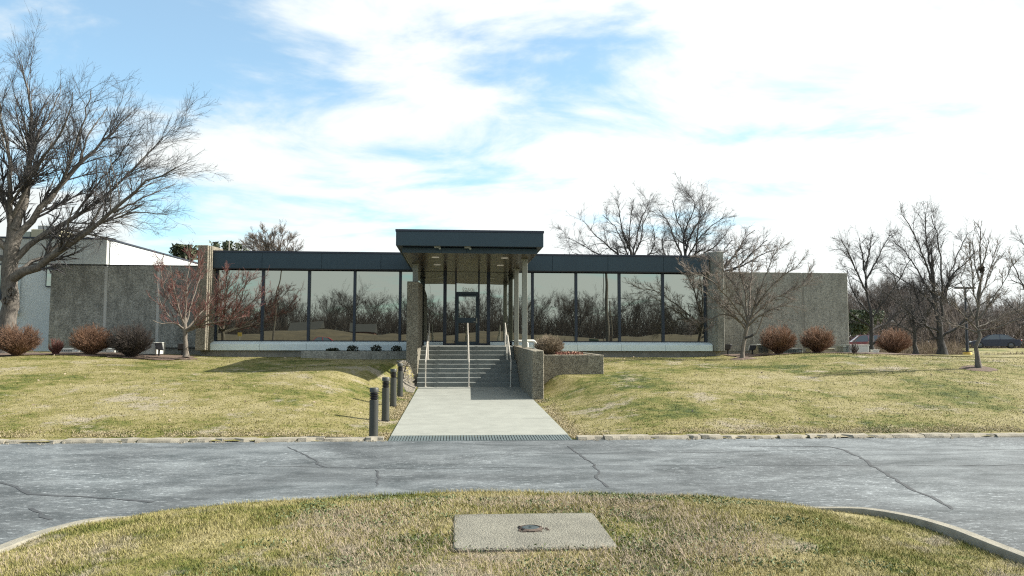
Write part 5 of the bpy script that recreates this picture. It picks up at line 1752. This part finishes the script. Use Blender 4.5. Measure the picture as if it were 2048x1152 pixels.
p1_, p2_ = at_y(1730, 700, 60), at_y(2120, 700, 60)
brush('dry_brush', 'tan dry brush beyond the right lawn below the oaks', [(p1_[0] - 3, p2_[0], 50, 64)], 3600, .4, 1.25, M_brush, lawn_z, .012, lambda m: m < at_y(1925, 700, 1.0)[0])
brush('low_brush', 'low dry brush below the far drive at the right edge', [(at_y(1930, 700, 56)[0], p2_[0] + 4, 47, 58)], 1300, .2, .45, M_brush, lawn_z, .010, lambda m: m > at_y(1915, 700, 1.0)[0])
p1_, p2_ = at_y(1690, 700, 100), at_y(2150, 700, 100)
brush('undergrowth', 'brown undergrowth at the foot of the far woods', [(p1_[0], p2_[0], 90, 118)], 2800, 1.2, 5.0, M_wood, lawn_z, .03)

# ------------------------------------------------------------------ what the windows mirror, behind the camera
for i in range(72):
    X = -70 + 1.95 * i + rng.uniform(-1.0, 1.0)
    Y = -rng.uniform(88, 128)
    h = np.interp(X, [-66, -40, -20, 0, 15, 50, 66], [9.5, 9.0, 9.5, 9.5, 10.5, 9.5, 10]) * .80 * rng.uniform(.85, 1.10) * (1 + .008 * max(0, -Y - 90))
    wood_tree(X, Y, float(field_z(X, Y)), h / 11.0, i % 4, 'bare tree in the row across the field mirrored in the windows', 'tree row across the field', dark=True)
brush('hedgerow', 'dark undergrowth below the mirrored tree row', [(-80, 80, -126, -88)], 9500, 1.8, 5.8, M_woodd, field_z, .034)
brush('roadside_weeds', 'tan weeds on the mirrored field edge', [(-60, 60, -44, -40)], 800, .3, .9, M_brush, field_z, .01)
rd = grid_sheet('field_road', np.linspace(-300, 300, 61), np.array([-36.0, -33, -30]), lambda X, Y: field_z(X, Y) + .02, M_asphalt)
tag(rd, 'road along the mirrored field', kind='structure')
D0 = 64.4
for px_, Yb, wdt, lab, rf_ in ((612, -85, 5.0, 'pale low house with a grey roof mirrored in the second left window', M_acg), (728, -84, 4.4, 'dark house with a brick gable mirrored in the fourth left window', M_brick)):
    c_ = at_y(px_, 660, D0 - Yb)
    x, z = c_[0], float(field_z(c_[0], Yb)) - 1.75
    hs = thing('house', lab, 'house', (x, Yb, z))
    MB().box(-wdt / 2, -3, -.5, wdt / 2, 3, 2.5).build('wall', rf_, hs)
    MB().add([(-wdt / 2 - .3, 3.3, 2.45), (wdt / 2 + .3, 3.3, 2.45), (wdt / 2 + .3, 0, 4.1), (-wdt / 2 - .3, 0, 4.1), (-wdt / 2 - .3, -3.3, 2.45), (wdt / 2 + .3, -3.3, 2.45)],
             [(0, 1, 2, 3), (3, 2, 5, 4), (0, 3, 4), (1, 5, 2), (0, 4, 5, 1)]).build('roof', M_roof, hs)
    for k in (-.25, .2):
        wn_ = MB().box(wdt * k - .5, 3.0, .9, wdt * k + .5, 3.06, 2.0).build('window', M_acw, hs)
        MB().box(wdt * k - .42, 3.061, .98, wdt * k + .42, 3.075, 1.92).build('window_pane', M_cglass, wn_)
    MB().box(-.45, 3.0, -.2, .45, 3.05, 1.95).build('door', M_slate2, hs)
# utility pole with guy conduit and wire
Yp = -9.5
c_ = at_y(1212, 640, D0 - Yp)
up_ = thing('utility_pole', 'thick wooden utility pole mirrored in the right windows', 'utility pole', (c_[0], Yp, float(field_z(c_[0], Yp))))
MB().tube([(0, 0, -.4), (0, 0, 10.5)], [.17, .13], 10).build('pole', M_pole, up_, smooth=True)
MB().tube([(-.35, .05, -.3), (-.35, .05, 8.5)], .035, 6).build('conduit', M_pole, up_)
MB().box(-1.1, -.06, 9.6, 1.1, .06, 9.74).build('crossarm', M_pole, up_)
MB().box(.10, -.2, .3, .42, .1, 2.6).build('meter_box', M_rustm, up_)
wr = thing('overhead_wire', 'thin sagging wire mirrored in the right windows', 'wire', (c_[0], Yp, 6.2))
MB().tube([(k * 2.2, -.35 * k, -.012 * k * (14 - k) * 1.0 - .05 * k) for k in range(0, 13)], .02, 4).build('wire', M_dark, wr)
c2 = at_y(1219, 640, D0 + 16)
up2 = thing('utility_pole', 'thin service pole mirrored beside the thick wooden pole', 'utility pole', (c2[0], -16, float(field_z(c2[0], -16))))
MB().tube([(0, 0, -.4), (0, 0, 6.0)], [.09, .07], 8).build('pole', M_pole, up2, smooth=True)
MB().box(-.5, -.04, 4.3, .5, .04, 4.4).build('crossarm', M_pole, up2)
# tall lamp pole mirrored on the left
c_ = at_y(545, 660, D0 + 14)
lp2 = thing('street_lamp', 'tall leaning lamp pole mirrored in the second left window', 'street lamp', (c_[0], -14, float(field_z(c_[0], -14))))
MB().tube([(0, 0, -.3), (.1, 0, 3), (.42, 0, 6.5), (.9, 0, 10.2)], [.10, .09, .075, .06], 8).build('pole', M_pole, lp2, smooth=True)
MB().box(.6, -.12, 10.2, 1.4, .12, 10.34).build('lamp_head', M_dark, lp2, bevel=.03)
# green box and yellow sign on the field edge
c_ = at_y(1182, 676, D0 + 22)
g_ = thing('transformer_box', 'dark green transformer box mirrored in the right windows', 'transformer', (c_[0], -22, float(field_z(c_[0], -22))))
MB().box(-.62, -.5, 0, .62, .5, 1.75).build('casing', M_gbox, g_, bevel=.04)
MB().box(-.55, .501, .2, -.02, .515, 1.6).build('door_panel', M_gbox, g_); MB().box(.02, .501, .2, .55, .515, 1.6).build('door_panel', M_gbox, g_)
c_ = at_y(475, 665, D0 + 36)
ys_ = thing('road_sign', 'yellow road sign mirrored in the first left window', 'road sign', (c_[0], -36.6, float(field_z(c_[0], -36.6))))
MB().box(-.03, -.03, -.3, .03, .03, 2.2).build('post', M_steel, ys_)
MB().box(-.3, .031, 1.65, .3, .05, 2.25).build('panel', M_yellow, ys_, bevel=.01)


# ------------------------------------------------------------------ the person holding the camera, seen mirrored in the door
def skin_body(name, verts, edges, radii, mat, parent, root=0, sub=1):
    me = bpy.data.meshes.new(name)
    me.from_pydata(verts, edges, [])
    o = link(name, me, parent)
    md = o.modifiers.new('skin', 'SKIN'); md.use_smooth_shade = True
    sv = me.skin_vertices[0].data
    for i, r_ in enumerate(radii):
        sv[i].radius = (r_, r_) if not isinstance(r_, tuple) else r_
        sv[i].use_root = (i == root)
    ss = o.modifiers.new('sub', 'SUBSURF'); ss.levels = ss.render_levels = sub
    me.materials.append(mat)
    return o


gz = float(isl_z(0.0, -0.35))
pe = thing('person', 'person in dark maroon clothes holding up a phone, mirrored in the entrance door', 'person', (-.06, -.36, gz))
hz = 0.0
V = [(0, 0, .92), (0, 0, 1.12), (0, .01, 1.30), (0, .0, 1.43), (0, .01, 1.50), (0, .03, 1.58), (0, .03, 1.66), (0, .02, 1.72),
     (.17, 0, 1.40), (.24, .10, 1.20), (.17, .26, 1.44), (-.17, 0, 1.40), (-.24, .10, 1.20), (-.15, .26, 1.44),
     (.10, 0, .86), (.11, .02, .48), (.11, -.01, .09), (.12, .13, .04), (-.10, 0, .86), (-.11, .02, .48), (-.11, -.01, .09), (-.12, .13, .04)]
Ed = [(0, 1), (1, 2), (2, 3), (3, 4), (4, 5), (5, 6), (6, 7), (3, 8), (8, 9), (9, 10), (3, 11), (11, 12), (12, 13), (0, 14), (14, 15), (15, 16), (16, 17), (0, 18), (18, 19), (19, 20), (20, 21)]
Rd = [(.15, .10), (.14, .10), (.16, .11), (.10, .07), .05, .075, .085, .06, .065, .048, .032, .065, .048, .032, .085, .062, .042, .035, .085, .062, .042, .035]
skin_body('body', V, Ed, Rd, M_skin, pe, 0, 2)
skin_body('jacket', V[:4] + [V[8], V[9], tuple(np.array(V[9]) * .25 + np.array(V[10]) * .75), V[11], V[12], tuple(np.array(V[12]) * .25 + np.array(V[13]) * .75)],
          [(0, 1), (1, 2), (2, 3), (3, 4), (4, 5), (5, 6), (3, 7), (7, 8), (8, 9)], [(.175, .125), (.165, .12), (.185, .13), (.12, .085), .082, .064, .046, .082, .064, .046], M_shirt, pe, 0, 2)
skin_body('trousers', [V[0], V[14], V[15], V[16], V[18], V[19], V[20]], [(0, 1), (1, 2), (2, 3), (0, 4), (4, 5), (5, 6)], [(.165, .12), .10, .075, .062, .10, .075, .062], M_jeans, pe, 0, 2)
for s in (-1, 1):
    hb = MB()
    w_ = np.array([s * .155, .27, 1.455])
    hb.hexa([tuple(w_ + np.array(q)) for q in ((-.012, -.01, -.035), (.012, -.01, -.035), (.012, .05, -.04), (-.012, .05, -.04), (-.012, -.01, .04), (.012, -.01, .04), (.012, .05, .045), (-.012, .05, .045))])
    for k in range(4):
        z_ = -.032 + .023 * k
        a = w_ + np.array([0, .05, z_]); L_ = (.06, .075, .07, .055)[k]
        hb.tube([a, a + np.array([-s * .004, L_ * .5, .008]), a + np.array([-s * .03, L_ * .85, .012]), a + np.array([-s * .05, L_ * .8, .012])], [.009, .009, .008, .007], 6)
    a = w_ + np.array([0, .0, .04]); hb.tube([a, a + np.array([-s * .015, .03, .03]), a + np.array([-s * .04, .045, .035])], [.011, .010, .008], 6)
    hb.build('hand', M_skin, pe, smooth=True)
hr = MB().lathe([(.06, 1.60), (.098, 1.64), (.102, 1.70), (.08, 1.755), (.03, 1.775)], 0, -.005, 16).build('hair', M_hair, pe, smooth=True)
ph_ = MB().box(-.075, -.005, -.038, .075, .005, .038).build('phone', M_dark, bevel=.004)
ph_.location = (-.06, -.03, gz + 1.475)
tag(ph_, 'black phone held up by the person mirrored in the door', 'phone')

# ------------------------------------------------------------------ grass blades
def blades(name, label, P, hgt, wid, lean, mat, tint):
    """one tapered bent blade per point"""
    n_ = len(P)
    az = rng.uniform(0, 2 * PI, n_)
    h = hgt * rng.uniform(.5, 1.35, n_)
    ln = np.clip(np.abs(rng.normal(lean, .3, n_)), .05, 1.45)
    d = np.stack([np.cos(az), np.sin(az), az * 0], 1)
    s = np.stack([-np.sin(az), np.cos(az), az * 0], 1) * (wid * rng.uniform(.7, 1.3, n_))[:, None]
    up = np.array([0, 0, 1.0])
    m = P + d * (np.sin(ln * .5) * h * .55)[:, None] + up * (np.cos(ln * .5) * h * .55)[:, None]
    t = m + d * (np.sin(ln) * h * .55)[:, None] + up * (np.cos(ln) * h * .5)[:, None]
    V = np.stack([P - s, P + s, m + s * .75, m - s * .75, t], 1).reshape(-1, 3)
    b_ = np.arange(n_)[:, None] * 5
    F = np.concatenate([np.concatenate([b_, b_ + 1, b_ + 2], 1), np.concatenate([b_, b_ + 2, b_ + 3], 1), np.concatenate([b_ + 3, b_ + 2, b_ + 4], 1)])
    o = np_mesh(name, V, F, mat, attr=np.repeat(tint, 5))
    return tag(o, label, 'grass', kind='stuff')


def clump_noise(x, y, f, seed):
    r = np.random.default_rng(seed); z = x * 0
    for k in range(6):
        a, b, c = r.uniform(0, 2 * PI), r.uniform(.6, 1.6) * f, r.uniform(0, 6.28)
        z = z + np.sin(b * (x * math.cos(a) + y * math.sin(a)) + c)
    return z / 6


n_ = 225000
X = rng.uniform(-4.1, 5.0, n_); Y = 4.6 + (9.25 - 4.6) * rng.random(n_) ** 1.0
ok = inside(INN, X, Y)
lx_, ly_ = X - .645, Y - 6.69
ok &= ~((np.abs(lx_) < .605 + .05 * clump_noise(Y, X, 6, 5)) & (np.abs(ly_) < .55 + .05 * clump_noise(X, Y, 6, 3)))
X, Y = X[ok], Y[ok]
tuft = clump_noise(X, Y, 7, 1)
blades('island_grass', 'short matted winter grass on the island', np.stack([X, Y, isl_z(X, Y) - .004], 1), .036 + .012 * tuft + .02 * sstep(8.6, 9.1, Y), .0022, .9, M_blade2, rng.random(len(X)))
# dead thatch lying flat round the slab
n_ = 110000
X = rng.uniform(-4, 4.8, n_); Y = rng.uniform(4.7, 9.1, n_)
ring_ = np.exp(-((np.hypot((X - .75) / 2.1, (Y - 6.75) / 1.55) - .75) / .32) ** 2)
ok = inside(INN, X, Y) & (rng.random(n_) < np.clip(ring_ * (.85 + 1.5 * clump_noise(X, Y, 2.2, 21)) + .6 * (clump_noise(X, Y, 1.6, 22) - .25), 0, 1))
ok &= ~((np.abs(X - .645) < .63) & (np.abs(Y - 6.69) < .58))
X, Y = X[ok], Y[ok]
blades('dead_thatch', 'pale dead thatch matted in patches round the slab', np.stack([X, Y, isl_z(X, Y) + .004 + .022 * rng.random(len(X))], 1), .06, .0018, 1.35,
       M_thatch, rng.random(len(X)))
# broad leaved weeds around the slab
nw = 9000
cx_ = rng.uniform(-1.6, 3.2, 90); cy_ = rng.uniform(4.9, 8.6, 90)
k = rng.integers(0, 90, nw)
X = cx_[k] + rng.normal(0, .13, nw); Y = cy_[k] + rng.normal(0, .09, nw)
ok = ~((np.abs(X - .645) < .63) & (np.abs(Y - 6.69) < .56)) & inside(INN, X, Y)
X, Y = X[ok], Y[ok]
Z = isl_z(X, Y) + rng.uniform(.012, .05, len(X))
Pt = np.stack([X, Y, Z], 1)
it = iter(Pt)
o = leaves(len(Pt), lambda: next(it), .013, plain('clover_leaf', (.075, .105, .034), .7, var=.45, scale=20), 'clover_weeds')
tag(o, 'low green clover weeds round the concrete slab', 'weeds', kind='stuff')
# lawn blades between kerb and building
n_ = 185000
Y = 15.35 + (31.5 - 15.35) * rng.random(n_) ** 1.25
half = .72 * Y + 1
X = rng.uniform(-1, 1, n_) * half + Y * .07
ok = ~((X > WALK_L - .02) & (X < WALK_R + .02)) & ~((X > 2.2) & (X < 4.75) & (Y > 24.45)) & ~((X > -6) & (X < -1.3) & (Y > 29.9)) & ~((X > -2.2) & (X < -1.3) & (Y > 25.3))
X, Y = X[ok], Y[ok]
blades('lawn_grass', 'short straw and green winter grass on the sloping lawn', np.stack([X, Y, lawn_z(X, Y) - .006], 1), .030 + .008 * clump_noise(X, Y, 3, 9), .0065, .95, M_blade, rng.random(len(X)))

# dry strip behind the kerb and along the walkway edges
n_ = 46000
X = rng.uniform(-13, 15, n_); Y = 15.36 + np.abs(rng.normal(0, .32, n_))
k = int(n_ * .35)
sd = rng.random(k) < .5
X[:k] = np.where(sd, WALK_L - .03 - np.abs(rng.normal(0, .22, k)), WALK_R + .03 + np.abs(rng.normal(0, .20, k))); Y[:k] = rng.uniform(15.4, 25, k)
ok = (clump_noise(X, Y, 1.8, 31) + clump_noise(X, Y, 5, 32) > -.25) & ~((X > WALK_L - .02) & (X < WALK_R + .02)) & ~((X > 2.2) & (Y > 22.8))
X, Y = X[ok], Y[ok]
blades('dry_edge_grass', 'pale dry grass along the kerb and the walkway edges', np.stack([X, Y, lawn_z(X, Y) + .002 + .015 * rng.random(len(X))], 1), .030, .0055, 1.35, M_straw, rng.random(len(X)))

n_ = 420
X = rng.uniform(-14, 17, n_); Y = rng.uniform(16, 31, n_)
ok = ((X < WALK_L - .2) | (X > WALK_R + .2)) & ~((X > 2.2) & (X < 4.9) & (Y > 24)) & ~((X > -6) & (X < -1.3) & (Y > 29))
X, Y = X[ok], Y[ok]
it = iter(np.stack([X, Y, lawn_z(X, Y) + .03], 1))
o = leaves(len(X), lambda: next(it), .035, M_thatch, 'fallen_leaves')
tag(o, 'scattered dry fallen leaves on the lawn', 'leaves', kind='stuff')
